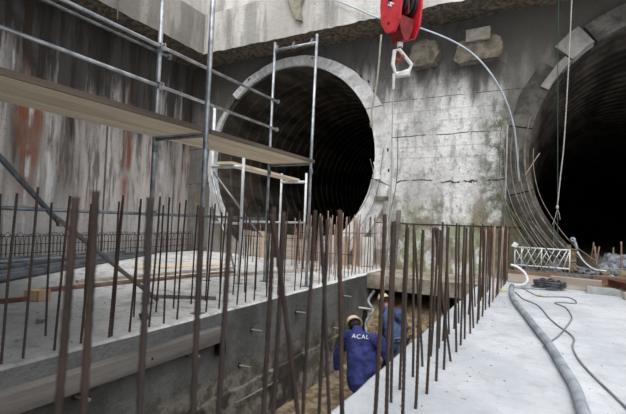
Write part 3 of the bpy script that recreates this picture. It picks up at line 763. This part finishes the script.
m = MB(); m.lathe([(0,0),(.035,0),(.04,.02),(.02,.05),(0,.055)], (-.03,9.12,0), n=12); tag(m.build('yellow_cap', M['yellow'], smooth=True), 'tiny yellow scrap beside the looping cable', 'scrap')
m = MB(); m.tube([(-.62,9.9,.02),(.05,10.05,.03)], .016, 8); tag(m.build('steel_offcut', M['galvd']), 'short grey bar offcut behind the hose coupling', 'offcut')

# timbers and beams across the mouth of the right tunnel
def beam_between(name, a, b, w, h, mat, label, cat='timber', z0=.003):
    A = Vector((*a, z0+h/2)); B = Vector((*b, z0+h/2)); d = B-A
    m = MB(); m.box((A+B)/2, (d.length, w, h), Matrix.Rotation(math.atan2(d.y,d.x),3,'Z'))
    return tag(m.build(name, M[mat], bevel=.006), label, cat)
beam_between('timber_beam', (-.72,11.02),(.50,10.94),.16,.20,'timberx','pale dusty timber beam lying left in front of the right tunnel')
beam_between('timber_beam', (-.74,11.03),(.30,10.97),.17,.07,'brownwood','brown board lying on top of the pale dusty timber beam', 'timber', .205)
beam_between('timber_beam', (.15,10.80),(1.08,10.66),.20,.24,'timberx','bright grey squared timber overlapping the pale beam before the right tunnel')
beam_between('timber_beam', (-.60,11.20),(1.3,11.10),.12,.30,'timber','grey timber on edge at the back of the timber stack')
beam_between('timber_beam', (.95,10.98),(1.9,10.90),.14,.32,'brownwood','reddish brown timber right of the bright grey timber')
beam_between('concrete_block', (.80,10.38),(1.75,10.36),.22,.13,'concblock','grey rectangular concrete block on the right slab','block')
beam_between('batten', (-.22,10.52),(-.05,10.90),.04,.03,'timberx','short pale batten pointing out in front of the timber beam','batten')
def hbeam(label, a, b, z, mat):
    A = Vector((*a,z)); B = Vector((*b,z)); d = (B-A); R = Matrix.Rotation(math.atan2(d.y,d.x),3,'Z'); t = thing('steel_beam', label, 'steel beam', A)
    for nm, off, dim in (('flange',.07,(d.length,.12,.018)),('flange',-.07,(d.length,.12,.018)),('web',0,(d.length,.014,.13))):
        m = MB(); m.box((A+B)/2+Vector((0,0,off)), dim, R); at(m.build(nm, M[mat], t), t)
hbeam('rusty steel beam at the right edge, leftmost of three side by side', (1.20,10.72),(2.05,8.9),.22,'rusty_beam')
hbeam('rusty steel beam at the right edge, middle of three side by side', (1.36,10.76),(2.22,8.95),.22,'rusty_beam')
hbeam('rusty steel beam at the right edge, rightmost of three side by side', (1.54,10.80),(2.40,9.0),.22,'rusty_beam')
beam_between('timber_bearer', (1.35,9.9),(2.4,10.15),.12,.138,'timberx','squared timber under the three rusty beams','timber')
beam_between('timber_bearer', (1.70,9.05),(2.6,9.2),.12,.138,'timberx','squared timber under the near ends of the three rusty beams','timber')

# white lattice girder standing on the timbers
t = thing('lattice_girder', 'white lattice girder standing on the timbers left of the rubble basket', 'lattice girder', (0,11.15,.31))
GY = 11.17
for z in (.40,.82):
    m = MB(); m.tube([(-.60,GY,z),(.52,GY-.05,z)], .017, 10); at(m.build('chord', M['whitetube'], t, smooth=True), t)
for i in range(9):
    f0 = i/9; f1 = min(1,(i+1.6)/9)
    for s in (0,1):
        a = Vector((-.60+1.12*f0,GY-.05*f0,.40 if s else .82)); b = Vector((-.60+1.12*f1,GY-.05*f1,.82 if s else .40))
        if s == 1 or i in (0,2,5): m = MB(); m.tube([a,b], .009, 8); at(m.build('diagonal', M['whitetube'], t, smooth=True), t)
for f in (0,.13,.5,1):
    m = MB(); m.tube([(-.60+1.12*f,GY-.05*f,.31),(-.60+1.12*f,GY-.05*f,.84)], .015, 8); at(m.build('upright', M['whitetube'], t, smooth=True), t)
m = MB(); m.box((-.60,GY-.03,.87),(.14,.08,.11),Matrix.Rotation(.5,3,'Y'),jit=.02); at(m.build('clamp', M['white'], t, bevel=.01), t)
t = thing('rubble_basket', 'rusty brown basket of rubble at the right end of the white lattice girder', 'basket', (.62,11.3,0))
m = MB(); m.b2((.42,11.20,.0),(.66,11.42,.84)); m.rough(4,.04,6); at(m.build('fill', M['soil'], t), t)
for z in (.35,.55,.82):
    m = MB(); m.tube([(.40,11.18,z),(.68,11.18,z),(.68,11.44,z),(.40,11.44,z)], .012, 6, closed=True); at(m.build('hoop', M['rust'], t), t)
m = MB(); m.lathe([(.0,0),(.05,0),(.05,.10),(.035,.10),(.035,.03),(0,.03)], (.50,11.28,.84), n=14); at(m.build('pot', M['corbel'], t), t)
m = MB(); m.tube(spline([(.70,11.30,.70),(.64,11.30,.95),(.59,11.28,1.06)],5), .030, 12); m.lathe([(.02,0),(.055,0),(.055,.02),(.02,.02)], (.58,11.26,1.06), Matrix.Rotation(1.2,3,'X'), n=14)
tag(m.build('steel_tube', M['debris'], smooth=True), 'bent grey tube with a flanged end rising behind the rubble basket', 'tube')
# grey rubble banked against the ring and filling the foot of the tunnel
def heap(name, x0, x1, y0, y1, z0, h, n, label, nx=34, ny=14):
    m = MB(); g = []
    for i in range(nx):
        row = []
        for j in range(ny):
            x = x0+(x1-x0)*i/(nx-1); y = y0+(y1-y0)*j/(ny-1); e = math.sin(PI*j/(ny-1))*min(1,i/3,(nx-1-i)/3)
            row.append(m.bm.verts.new((x,y,z0 + e*(h+h*.7*noise.noise(Vector((x*1.6,y*1.6,0)))+h*.5*noise.noise(Vector((x*6,y*6,2)))))))
        g.append(row)
    for a,b in zip(g,g[1:]):
        for k in range(ny-1): m.bm.faces.new((a[k],a[k+1],b[k+1],b[k]))
    for k in range(n):
        fx = random.random(); fy = random.random(); r = random.uniform(.02,.07)
        z = z0 + h*math.sin(PI*fy)
        m.box((x0+(x1-x0)*fx, y0+(y1-y0)*fy, z),(r*2,r*1.5,r),Matrix.Rotation(random.uniform(0,3),3,'Z') @ Matrix.Rotation(random.uniform(0,2),3,'X'),jit=r*.3)
    tag(m.build(name, M['debris']), label, 'rubble', kind='stuff')
heap('rubble_heap', -.60, 1.5, 11.26, 11.5, .0, .42, 90, 'grey rubble banked behind the white lattice girder')
heap('rubble_heap', 1.15, 4.2, 11.7, 14.2, .42, .26, 220, 'blue-grey heap of rubble filling the foot of the right tunnel')
m = MB(); m.tube(spline([(.66,11.1,.80),(.80,11.12,.58),(.98,11.12,.44),(1.2,11.1,.42)],6), .014, 8)
tag(m.build('cable', M['whitetube'], smooth=True), 'white cable curving down right of the rubble basket', 'cable')
for x,h in ((.02,.55),(.20,1.05)):
    m = MB(); m.tube([(x,11.30,.2),(x,11.32,.45+h)], .012, 6); tag(m.build('thin_bar', M['corbel']), 'thin grey bar standing before the right tunnel ring, ' + ('shorter' if h<1 else 'taller') + ' of two', 'bar')
# pipes running up and wires drooping on the foot of the right tunnel ring
for i in range(8):
    a0 = 172+random.uniform(-14,14); r = 2.98+.10*i+random.uniform(-.06,.06); pts = []
    for k in range(12):
        a = math.radians(a0+(60+random.uniform(-1,1))*k/11); pts.append((TR+r*math.cos(a), DW-.2-.03*i-.03*k/11, TZ+(r)*math.sin(a)+.02*math.sin(k*1.3+i)))
    pts = [p for p in pts if p[2] > .05 and p[0] > -1.0]
    if len(pts) > 3:
        m = MB(); m.tube(spline(pts,3), .007+.004*(i%3), 6)
        tag(m.build('wire', M['corbelp'] if i%3==0 else M['corbel'], smooth=True), 'thin wire drooping down the lower left of the right tunnel ring', 'wire', 'wires on the right tunnel ring')
for i in range(7):
    x = -.95+.05*i; m = MB(); m.tube(spline([(x,11.28,2.2-.12*i),(x+.12+.05*i,11.22,1.4),(x+.45+.08*i,11.15,.75),(x+.8+.1*i,11.1,.12)],5), .008, 6)
    tag(m.build('tie_wire', M['corbel'], smooth=True), 'fine wire fanning down to the slab beside the right rebar row', 'wire', 'fanned wires beside the right tunnel')
m = MB(); m.tube([(-.86,11.30,.0),(-.84,11.32,3.8)], .020, 8); tag(m.build('conduit', M['ringpatch'], smooth=True), 'straight pale conduit standing up the left side of the right tunnel', 'conduit')
m = MB(); m.tube([(-.42,11.2,2.55),(-.12,11.1,3.05)], .014, 8); tag(m.build('stick', M['corbelp']), 'short stick poking out of the right tunnel ring', 'stick')
# hoses hanging on the right side of the left ring
for i,(pts,mt,r,l) in enumerate((
  ([(-4.02,11.30,3.4),(-4.10,11.28,2.6),(-4.25,11.25,1.8),(-4.6,11.1,1.1),(-4.9,11.0,.6)],'ringpatch',.016,'outer pale hose following the right foot of the left ring'),
  ([(-4.30,11.30,3.0),(-4.16,11.28,2.4),(-4.40,11.25,1.6),(-4.85,11.1,.9)],'ringl',.014,'inner white hose bowed inside the right foot of the left ring'),
  ([(-4.42,11.32,3.1),(-4.30,11.28,2.6),(-4.48,11.25,1.9),(-5.0,11.1,1.1)],'corbel',.012,'brown wire bowed inside the right foot of the left ring'),
  ([(-3.85,11.28,3.6),(-3.72,11.25,2.6),(-3.80,11.2,1.4),(-3.7,11.1,.2)],'bluehose',.014,'blue-grey hose hanging beside the left ring to the slab'),
  ([(-3.62,11.30,3.9),(-3.60,11.25,2.4),(-3.85,11.2,1.0),(-3.9,11.1,.2)],'corbel',.014,'brown cable hanging beside the left ring to the slab'))):
    m = MB(); m.tube(spline(pts,8), r, 8); tag(m.build('hanging_hose', M[mt], smooth=True), l, 'hose')
m = MB(); m.b2((-4.25,11.22,2.50),(-4.08,11.38,2.62)); tag(m.build('hose_bracket', M['ringl'], bevel=.01), 'small white bracket on the inner edge of the left ring', 'bracket')
m = MB(); m.b2((-4.25,11.26,1.9),(-3.85,11.37,2.02)); tag(m.build('ring_strap', M['corbel'], bevel=.01), 'brown strap across the right foot of the left ring', 'strap')

# long wire drooping in front of the end beam and wall
m = MB(); m.tube(spline([(-5.9,10.40,7.85),(-5.28,10.40,7.49),(-4.66,10.4,7.13),(-3.98,10.4,6.72),(-3.4,10.4,6.46),(-2.84,10.4,6.23),(-1.98,10.4,5.72),(-1.4,10.42,5.19),(-.95,10.6,4.5),(-.70,10.9,3.8),(-.62,11.2,3.2),(-.55,11.28,2.4)],6), .020, 10)
tag(m.build('overhead_hose', M['bluehose'], smooth=True), 'pale blue hose drooping from the end beam behind the crane block to the right tunnel', 'hose')
m = MB(); m.tube(spline([(-11.0,7.2,7.0),(-10.25,7.1,7.35),(-10.2,7.15,7.0),(-10.25,7.2,6.5)],6), .02, 8)
tag(m.build('hanging_wire', M['corbel'], smooth=True), 'short wire hanging over the face of the left capping beam', 'wire')

# ropes at right
t = thing('green_cord', 'thin dark green cord hanging straight before the right tunnel', 'cord', (.17,9.5,1.0))
m = MB(); m.tube([(.165,9.5,9.5),(.17,9.5,5),(.235,9.5,1.05)], .007, 8); at(m.build('cord', M['greenrope'], t), t)
t = thing('pale_rope', 'pale rope with a frayed knotted end hanging before the right tunnel', 'rope', (.3,9.5,1.4))
m = MB(); m.tube(spline([(.44,9.5,9.5),(.39,9.5,5.8),(.32,9.5,3.23),(.26,9.5,2.3),(.22,9.5,1.75)],8), .011, 8); at(m.build('rope_length', M['rope'], t, smooth=True), t)
m = MB(); m.lathe([(0,-.04),(.022,-.03),(.026,.0),(.02,.03),(0,.04)], (.22,9.5,1.72), n=10); at(m.build('knot', M['rope'], t, smooth=True), t)
for i,(x,z) in enumerate(((.14,1.36),(.22,1.5),(.27,1.47))):
    m = MB(); m.tube(spline([(.22,9.5,1.7),(.5*(x+.22)+.01,9.5,.5*(z+1.7)),(x,9.5,z)],4), .005, 6); at(m.build('frayed_end', M['rope'], t, smooth=True), t)

# ------------------------------------------------------------------ crane hook block
CX, CY = -2.40, 7.45
t = thing('crane_hook_block', 'red crane hook block hanging over the trench', 'crane block', (CX,CY,4.6))
Rz = Matrix.Rotation(math.radians(62),3,'Z')
def W(p): return Rz @ Vector(p) + Vector((CX,CY,.20))
def plate(u, poly, th, mat, name):
    m = MB(); m.prism(poly, 0, u-th/2, u+th/2)
    for v in m.bm.verts: v.co = W(v.co)
    return at(m.build(name, M[mat], t, bevel=.008), t)
side = [(-.26,5.7),(.26,5.7),(.28,5.1),(.24,4.78),(.10,4.56),(-.12,4.52),(-.24,4.72),(-.28,5.1)]
pl = plate(-.25, side, .05, 'red', 'side_plate'); pl2 = plate(.25, side, .05, 'red', 'side_plate')
plate(.0, [(-.2,5.6),(.2,5.6),(.2,4.9),(-.2,4.9)], .03, 'darkred', 'centre_plate')
m = MB(); m.prism([(-.24,4.86),(.24,4.86),(.14,4.58),(.05,4.42),(-.05,4.42),(-.14,4.58)],1,-.15,.15)
for v in m.bm.verts: v.co = W(v.co)
at(m.build('crosshead', M['darkred'], t, bevel=.01), t)
for u in (-.16,-.07,.07,.16):
    m = MB(); m.tube([W((u-.028,0,5.15)),W((u+.028,0,5.15))], .235, 28); at(m.build('sheave', M['blacksteel'], t), t)
m = MB(); m.tube([W((-.30,0,5.15)),W((.30,0,5.15))], .045, 14); at(m.build('axle', M['blacksteel'], t), t)
for z,y_ in ((4.72,0),(5.42,0),(5.15,.0)):
    m = MB(); m.tube([W((-.285,y_+.03,z)),W((-.26,y_+.03,z))], .028, 10); at(m.build('bolt', M['blacksteel'], t), t)
m = MB()
for k,(a,b) in enumerate((((-.278,-.10,5.02),(-.278,.02,5.10)),((-.278,-.05,5.0),(-.278,.05,5.07)),((-.278,-.02,5.03),(-.278,-.02,5.09)))):
    m.tube([W(a),W(b)], .014, 6)
at(m.build('white_mark', M['letter'], t), t)
for u in (-.16,-.07,.07,.16):
    for s in (-1,1):
        m = MB(); m.tube([W((u,s*.225,5.15)),W((u,s*.225,10.5))], .010, 6); at(m.build('hoist_rope', M['blacksteel'], t), t)
hk = []
for k in range(15):
    a = math.radians(95 - 280*k/14); hk.append(W((.0, .085*math.cos(a), 4.17+.085*math.sin(a))))
m = MB(); m.tube([W((0,0,4.45)), W((0,.0,4.30))]+hk, [.035,.032]+[.030+.012*math.sin(PI*k/14) for k in range(14)]+[.012], 10); at(m.build('hook', M['hookm'], t, smooth=True), t)
m = MB(); m.tube([W((0,0,4.46)),W((0,0,4.34))], .055, 14); at(m.build('hook_nut', M['white'], t), t)
# white lifting yoke in the hook
t = thing('lifting_yoke', 'white steel lifting frame hooked under the red crane block', 'lifting frame', (CX,CY,4.0))
q = [(-.12,0,4.46),(-.03,0,4.48),(.20,0,4.20),(.16,0,4.10),(-.08,0,4.02),(-.14,0,4.2)]
R2 = Matrix.Rotation(math.radians(25),3,'Z')
m = MB(); m.tube([R2 @ Vector((p[0],p[1],0)) + Vector((CX+.03,CY-.02,p[2])) for p in q], .036, 8, closed=True); at(m.build('frame', M['white'], t, bevel=0), t)
m = MB(); m.b2((CX-.08,CY-.06,3.98),(CX+.20,CY+.05,4.07)); at(m.build('foot_plate', M['white'], t, bevel=.01), t)
# slings hanging down into the trench
t = thing('lifting_sling', 'pale sling rope hanging from the white lifting frame into the trench', 'rope', (CX-.12,CY,1))
m = MB(); m.tube(spline([(CX-.08,CY-.05,4.02),(CX-.10,CY,3.2),(CX-.09,CY+.02,2.0),(CX-.13,CY+.1,.9),(CX-.28,CY+.35,.35)],6), .011, 8); at(m.build('rope_length', M['rope'], t, smooth=True), t)
m = MB(); m.tube([(CX-.08,CY-.06,4.04),(CX-.09,CY-.03,3.76)], .026, 8); at(m.build('shackle', M['white'], t), t)
m = MB(); m.tube([(CX-.28,CY+.35,.35),(CX-.36,CY+.52,-.35)], .026, 10)
tag(m.build('vibrator_tube', M['whitetube'], smooth=True), 'pale straight tube standing in the trench behind the workers', 'tube')
m = MB(); m.tube(spline([(CX-.28,CY-.25,4.72),(CX-.31,CY-.3,3.9),(CX-.36,CY-.38,3.3),(CX-.36,CY-.38,3.12)],6), .018, 8)
m.lathe([(0,-.1),(.03,-.07),(.035,0),(.02,.04),(0,.06)], (CX-.36,CY-.38,3.08), n=10)
tag(m.build('tag_line', M['corbelp'], smooth=True), 'short brown rope with a dark knotted end left of the lifting frame', 'rope')

# ------------------------------------------------------------------ people
def skinned(name, verts, edges, mat, parent, sub=2):
    me = bpy.data.meshes.new(name); me.from_pydata([v[0] for v in verts], edges, []); me.materials.append(mat)
    o = bpy.data.objects.new(name, me); COL.objects.link(o); o.parent = parent
    bm = bmesh.new(); bm.from_mesh(me); lay = bm.verts.layers.skin.verify()
    for i,v in enumerate(bm.verts):
        r = verts[i][1]; v[lay].radius = r if hasattr(r,'__len__') else (r,r); v[lay].use_root = (i == 0)
    bm.to_mesh(me); bm.free()
    s = o.modifiers.new('skin','SKIN'); s.use_smooth_shade = True; s.branch_smoothing = .6
    b = o.modifiers.new('sub','SUBSURF'); b.levels = sub; b.render_levels = sub
    return o
def blob(name, bones, mat, parent, voxel=.018):
    """one closed cloth surface fused from tapered limbs"""
    m = MB()
    for a, ra, b, rb in bones:
        a, b = Vector(a), Vector(b); d = b-a; K = 6; prof = []
        for k in range(K+1):
            f = PI/2*k/K; prof.append((ra*math.sin(f), -ra*math.cos(f)))
        for k in range(K+1):
            f = PI/2*k/K; prof.append((rb*math.cos(f), d.length+rb*math.sin(f)))
        prof[0] = (0, prof[0][1]); prof[-1] = (0, prof[-1][1])
        m.lathe(prof, a, V(0,0,1).rotation_difference(d.normalized()).to_matrix(), n=20)
    o = m.build(name, mat, parent, smooth=True)
    r = o.modifiers.new('fuse','REMESH'); r.mode = 'VOXEL'; r.voxel_size = voxel; r.use_smooth_shade = True
    q = o.modifiers.new('relax','SMOOTH'); q.iterations = 6; q.factor = .6
    return o
def chain(verts, edges, start, pts):
    p = start
    for c in pts:
        verts.append(c); edges.append((p, len(verts)-1)); p = len(verts)-1
    return p
def V(*a): return Vector(a)
def person(label, J, jacket, trous, letters=None, face=Vector((-.35,.93,0)), g=1.0):
    t = thing('person', label, 'person', J['root'])
    f = face.normalized(); right = V(f.y,-f.x,0)
    L = lambda k: V(*J[k])
    off = -t.location
    def o_(o): return at(o, t)
    pel, spi, che, nec, hea = L('pelvis'),L('spine'),L('chest'),L('neck'),L('head')
    # ---- body: one continuous surface with fingers
    v = [(pel,(.135,.11))]; e = []
    i_s = chain(v,e,0,[(spi,(.10,.085)),(che,(.11,.09))])
    i_n = chain(v,e,i_s,[(nec,(.058,.058)),(nec.lerp(hea,.5)+f*.01,(.052,.055))])
    headup = (hea-nec).normalized()
    i_h = chain(v,e,i_n,[(hea-headup*.05+f*.02,(.070,.078)),(hea+headup*.03,(.078,.092)),(hea+headup*.095,(.055,.065))])
    for s,a,b,c in ((-1,'Ls','Le','Lh'),(1,'Rs','Re','Rh')):
        sh,el,ha = L(a),L(b),L(c)
        k = chain(v,e,i_s,[(che.lerp(sh,.6),.06),(sh,.050),(sh.lerp(el,.5),.042),(el,.038),(el.lerp(ha,.6),.036),(ha,(.030,.024))])
        d = (ha-el).normalized(); side = d.cross(f).normalized()
        if side.length < .1: side = right
        palm = ha + d*.055
        v.append((palm,(.040,.020))); e.append((k,len(v)-1)); kp = len(v)-1
        for q,ln in zip((-1.5,-.5,.5,1.5),(.062,.075,.080,.068)):
            b0 = palm + side*(.019*q) + d*.03
            chain(v,e,kp,[(b0,.0095),(b0+d*ln*.5+f*.008,.0088),(b0+d*ln*.8+f*.028,.008)])
        th = palm - side*s*.03
        chain(v,e,kp,[(th+d*.0,.011),(th-side*s*.022+d*.03,.010),(th-side*s*.028+d*.055+f*.01,.0085)])
    for s,h,kn,fo in ((-1,'Lhip','Lk','Lf'),(1,'Rhip','Rk','Rf')):
        hi,k_,fo_ = L(h),L(kn),L(fo)
        chain(v,e,0,[(hi,.085),(hi.lerp(k_,.5),.078),(k_,.056),(k_.lerp(fo_,.4),.056),(fo_+V(0,0,.06),.038),(fo_+f*.12+V(0,0,.0),(.038,.03))])
    body = o_(skinned('body', v, e, M['skin'], t, 1))
    # ---- face: nose, ears, hair as relief and hair part
    m = MB(); m.lathe([(0,-.005),(.014,0),(.010,.018),(0,.028)], hea+f*.088+headup*.0, V(0,0,1).rotation_difference(f+V(0,0,-.2)).to_matrix(), n=8)
    for s in (-1,1): m.lathe([(0,-.02),(.018,-.01),(.022,.008),(.012,.02),(0,.026)], hea+right*s*.078-f*.005, n=8, sx=.5)
    o_(m.build('nose_and_ears', M['skin'], t, smooth=True))
    m = MB()
    for s in (-1,1): m.lathe([(0,-.008),(.010,0),(0,.008)], hea+f*.083+right*s*.03+headup*.022, n=8)
    o_(m.build('eye', M['hair'], t, smooth=True))
    m = MB(); m.tube([hea+f*.083-headup*.045+right*(q*.022) for q in (-1,0,1)], .006, 6); o_(m.build('mouth', M['darkred'], t))
    q = V(0,0,1).rotation_difference(headup).to_matrix()
    m = MB(); m.lathe([(.080,-.035),(.092,-.01),(.092,.03),(.080,.07),(.05,.10),(0,.115)], hea-f*.018, q, n=18); o_(m.build('hair', M['hair'], t, smooth=True))
    # ---- helmet: shell, brim, ridge, headband
    hc = hea + headup*.045
    m = MB(); m.lathe([(.120,-.012),(.128,0),(.126,.035),(.108,.082),(.070,.116),(.03,.128),(0,.130)], hc, q, n=24, sx=.93, sy=1.08); hs = o_(m.build('helmet', M['helmet'], t, smooth=True))
    m = MB(); m.lathe([(.118,.002),(.148,-.010),(.148,-.018),(.116,-.008)], hc, q, n=24, sx=.95, sy=1.1); o_(m.build('helmet_brim', M['helmet'], t, smooth=True))
    m = MB(); m.tube([hc + q @ V(0, .11*math.cos(a), .022+.112*math.sin(a)) for a in [PI*k/10 for k in range(11)]], .010, 6); o_(m.build('helmet_ridge', M['helmet'], t, smooth=True))
    # ---- jacket with collar and sleeves
    B = []
    for q in (-1,1):
        o1 = right*.085*q
        B += [(pel+o1-V(0,0,.10),.150*g,spi+o1,.135*g),(spi+o1,.135*g,che+o1,.125*g)]
    B += [(che,.13*g,nec-headup*.06,.10),(nec-headup*.06,.10,nec+headup*.01,.080)]
    for a,b,c in (('Ls','Le','Lh'),('Rs','Re','Rh')):
        sh,el,ha = L(a),L(b),L(c)
        B += [(che+V(0,0,.02),.12,sh,.100),(sh,.100,el,.080),(el,.082,el.lerp(ha,.92),.058)]
    jk = o_(blob('jacket', B, jacket, t))
    tx = bpy.data.textures.new('folds','CLOUDS'); tx.noise_scale = .09; tx.noise_depth = 3
    d = jk.modifiers.new('folds','DISPLACE'); d.texture = tx; d.strength = .045; d.mid_level = .5; d.texture_coords = 'LOCAL'
    # ---- gloves
    for a,b,s in (('Le','Lh',-1),('Re','Rh',1)):
        el,ha = L(a),L(b); dd = (ha-el).normalized(); side = dd.cross(f).normalized(); palm = ha+dd*.055
        v = [(ha-dd*.05,.044)]; e = []
        kp = chain(v,e,0,[(ha,(.036,.03)),(palm,(.046,.026))])
        for q2,ln in zip((-1.5,-.5,.5,1.5),(.062,.075,.080,.068)):
            b0 = palm + side*(.021*q2) + dd*.03
            chain(v,e,kp,[(b0,.0125),(b0+dd*ln*.5+f*.008,.0118),(b0+dd*ln*.85+f*.028,.011)])
        th = palm - side*s*.03; chain(v,e,kp,[(th,.014),(th-side*s*.022+dd*.03,.0128),(th-side*s*.028+dd*.058+f*.01,.0115)])
        o_(skinned('glove', v, e, M['glove'], t, 1))
    # ---- trousers and boots
    v = [(pel+V(0,0,.0),(.165,.135))]; e = []
    for h,kn,fo in (('Lhip','Lk','Lf'),('Rhip','Rk','Rf')):
        hi,k_,fo_ = L(h),L(kn),L(fo); chain(v,e,0,[(hi,.115),(hi.lerp(k_,.5),.10),(k_,.082),(k_.lerp(fo_,.5),.078),(fo_+V(0,0,.16),.072)])
    o_(skinned('trousers', v, e, trous, t, 2))
    for fo in ('Lf','Rf'):
        fo_ = L(fo); v = [(fo_+V(0,0,.26),.070)]; e = []; chain(v,e,0,[(fo_+V(0,0,.08),.062),(fo_+f*.04+V(0,0,.03),(.055,.05)),(fo_+f*.17+V(0,0,.01),(.048,.038))]); o_(skinned('boot', v, e, M['boot'], t, 2))
    if letters:
        # back print, laid flat on the upper back of the jacket
        c = bpy.data.curves.new('lettering','FONT'); c.body = letters; c.size = .10; c.extrude = .003; c.align_x = 'CENTER'; c.space_character = 1.15
        c.materials.append(M['letter']); o = bpy.data.objects.new('lettering', c); 
        up = (che-spi).normalized(); nx = right; nz = nx.cross(up).normalized()
        if nz.dot(f) > 0: nz = -nz
        up = nz.cross(nx)
        R = Matrix((nx,up,nz)).transposed().to_4x4()
        dg = None
        pos = che + nz*.22 + up*.03 + nx*.01
        o.matrix_world = Matrix.Translation(pos) @ R
        # text to mesh so that it is plain geometry
        bpy.context.view_layer.update()
        tmp = bpy.data.objects.new('tmp', c); COL.objects.link(tmp); bpy.context.view_layer.update()
        me = bpy.data.meshes.new_from_object(tmp.evaluated_get(bpy.context.evaluated_depsgraph_get())); bpy.data.objects.remove(tmp)
        bpy.data.objects.remove(o)
        # press each vertex onto the jacket surface
        dep = bpy.context.evaluated_depsgraph_get(); je = jk.evaluated_get(dep); inv = je.matrix_world.inverted()
        MW = Matrix.Translation(pos) @ R
        for w in me.vertices:
            p = MW @ w.co; ok, loc, nrm, _ = je.ray_cast(inv @ (p + nz*.3), inv.to_3x3() @ (-nz))
            if ok: p = je.matrix_world @ loc + nz*(.004 + (w.co.z+.003))
            w.co = p
        lo = bpy.data.objects.new('lettering', me); COL.objects.link(lo); lo.parent = t; at(lo, t); lo['label'] = 'white back print'
    return t
FZ = -1.84
person('worker in navy jacket and cream helmet standing in the trench, back to the camera',
  dict(root=(-2.5,6.4,FZ), head=(-2.735,6.57,-.445), neck=(-2.665,6.50,-.505), chest=(-2.575,6.42,-.655), spine=(-2.49,6.34,-.90), pelvis=(-2.43,6.26,-1.12),
   Ls=(-2.82,6.46,-.61), Le=(-2.99,6.48,-.95), Lh=(-3.02,6.52,-1.21), Rs=(-2.28,6.42,-.57), Re=(-2.10,6.50,-.88), Rh=(-2.28,6.76,-1.14),
   Lhip=(-2.50,6.30,-1.14), Rhip=(-2.30,6.27,-1.14), Lk=(-2.60,6.46,-1.48), Rk=(-2.28,6.42,-1.47), Lf=(-2.62,6.36,FZ+.04), Rf=(-2.26,6.30,FZ+.04)),
  M['blue'], M['blue'], 'ACAL', Vector((-.30,.95,0)), 1.2)
person('worker in blue-grey jacket bending over beyond the first one, facing left',
  dict(root=(-2.6,8.2,FZ), head=(-2.86,8.40,-.34), neck=(-2.76,8.33,-.48), chest=(-2.66,8.28,-.62), spine=(-2.56,8.20,-.80), pelvis=(-2.47,8.10,-.98),
   Ls=(-2.82,8.42,-.58), Le=(-2.90,8.46,-.86), Lh=(-2.90,8.52,-1.10), Rs=(-2.48,8.20,-.52), Re=(-2.38,8.26,-.76), Rh=(-2.47,8.42,-1.02),
   Lhip=(-2.55,8.18,-1.02), Rhip=(-2.40,8.04,-1.02), Lk=(-2.68,8.28,-1.38), Rk=(-2.44,8.10,-1.40), Lf=(-2.62,8.26,FZ+.05), Rf=(-2.36,8.02,FZ+.05)),
  M['blue2'], M['trousers'], None, Vector((-.75,.66,0)))
# grey tool hose bundle the workers handle
m = MB(); m.tube(spline([(-2.98,8.1,-.10),(-3.06,8.0,-.30),(-2.92,7.9,-.46),(-3.02,7.8,-.7),(-2.9,7.6,-1.1),(-3.05,7.5,-1.7)],6), .028, 10)
tag(m.build('tool_hose', M['debris'], smooth=True), 'pale grey hose hanging between the two workers in the trench', 'hose')
t = thing('pneumatic_drill', 'grey pneumatic drill standing against the trench wall left of the workers', 'drill', (-3.25,8.1,-1.84))
m = MB(); m.tube([(-3.2,8.2,-1.72),(-3.2,8.2,-1.15)], .018, 8); at(m.build('chisel', M['galv'], t), t)
m = MB(); m.tube([(-3.2,8.2,-1.15),(-3.2,8.2,-.70),(-3.2,8.2,-.52)], [.045,.06,.04], 12); at(m.build('drill_body', M['blacksteel'], t), t)
m = MB(); m.tube([(-3.34,8.2,-.50),(-3.06,8.2,-.50)], .02, 8); at(m.build('handle', M['white'], t), t)

# ------------------------------------------------------------------ light and camera
w = bpy.data.worlds.new('overcast'); bpy.context.scene.world = w; w.use_nodes = True
nt = w.node_tree; bg = nt.nodes['Background']
tc = nt.nodes.new('ShaderNodeTexCoord'); sp = nt.nodes.new('ShaderNodeSeparateXYZ'); nt.links.new(tc.outputs['Generated'], sp.inputs[0])
mr = nt.nodes.new('ShaderNodeMapRange'); nt.links.new(sp.outputs[2], mr.inputs[0]); mr.inputs[1].default_value = 0; mr.inputs[2].default_value = 1
mx = nt.nodes.new('ShaderNodeMix'); mx.data_type = 'RGBA'; nt.links.new(mr.outputs[0], mx.inputs[0])
mx.inputs[6].default_value = (.52,.55,.60,1); mx.inputs[7].default_value = (1.0,1.03,1.08,1)
nt.links.new(mx.outputs[2], bg.inputs[0]); bg.inputs[1].default_value = .92
sd = bpy.data.lights.new('sun','SUN'); sd.energy = 1.5; sd.angle = math.radians(45); sd.color = (1,.98,.95)
so = bpy.data.objects.new('sun', sd); COL.objects.link(so)
so.rotation_euler = Vector((-.25,.62,-1.0)).normalized().to_track_quat('-Z','Y').to_euler()

cd = bpy.data.cameras.new('camera'); cam = bpy.data.objects.new('camera', cd); COL.objects.link(cam)
cd.sensor_fit = 'HORIZONTAL'; cd.sensor_width = 36; cd.lens = 36*420/626; cd.clip_start = .05
# camera axes solved from the vanishing points: rows are right, down, forward in world coordinates
right = Vector((.8756,.4815,.0382)); down = Vector((.0195,.0438,-.9989)); fwd = Vector((-.4826,.8754,.0289))
Rm = Matrix((right, -down, -fwd)).transposed()
cam.matrix_world = Matrix.Translation((0,0,1.30)) @ Rm.to_4x4()
cd.dof.use_dof = True; cd.dof.focus_distance = 8.0; cd.dof.aperture_fstop = 3.2
sc = bpy.context.scene; sc.camera = cam
sc.view_settings.view_transform = 'Standard'; sc.view_settings.look = 'None'; sc.view_settings.gamma = 1
sc.view_settings.use_curve_mapping = False; sc.view_settings.exposure = .62
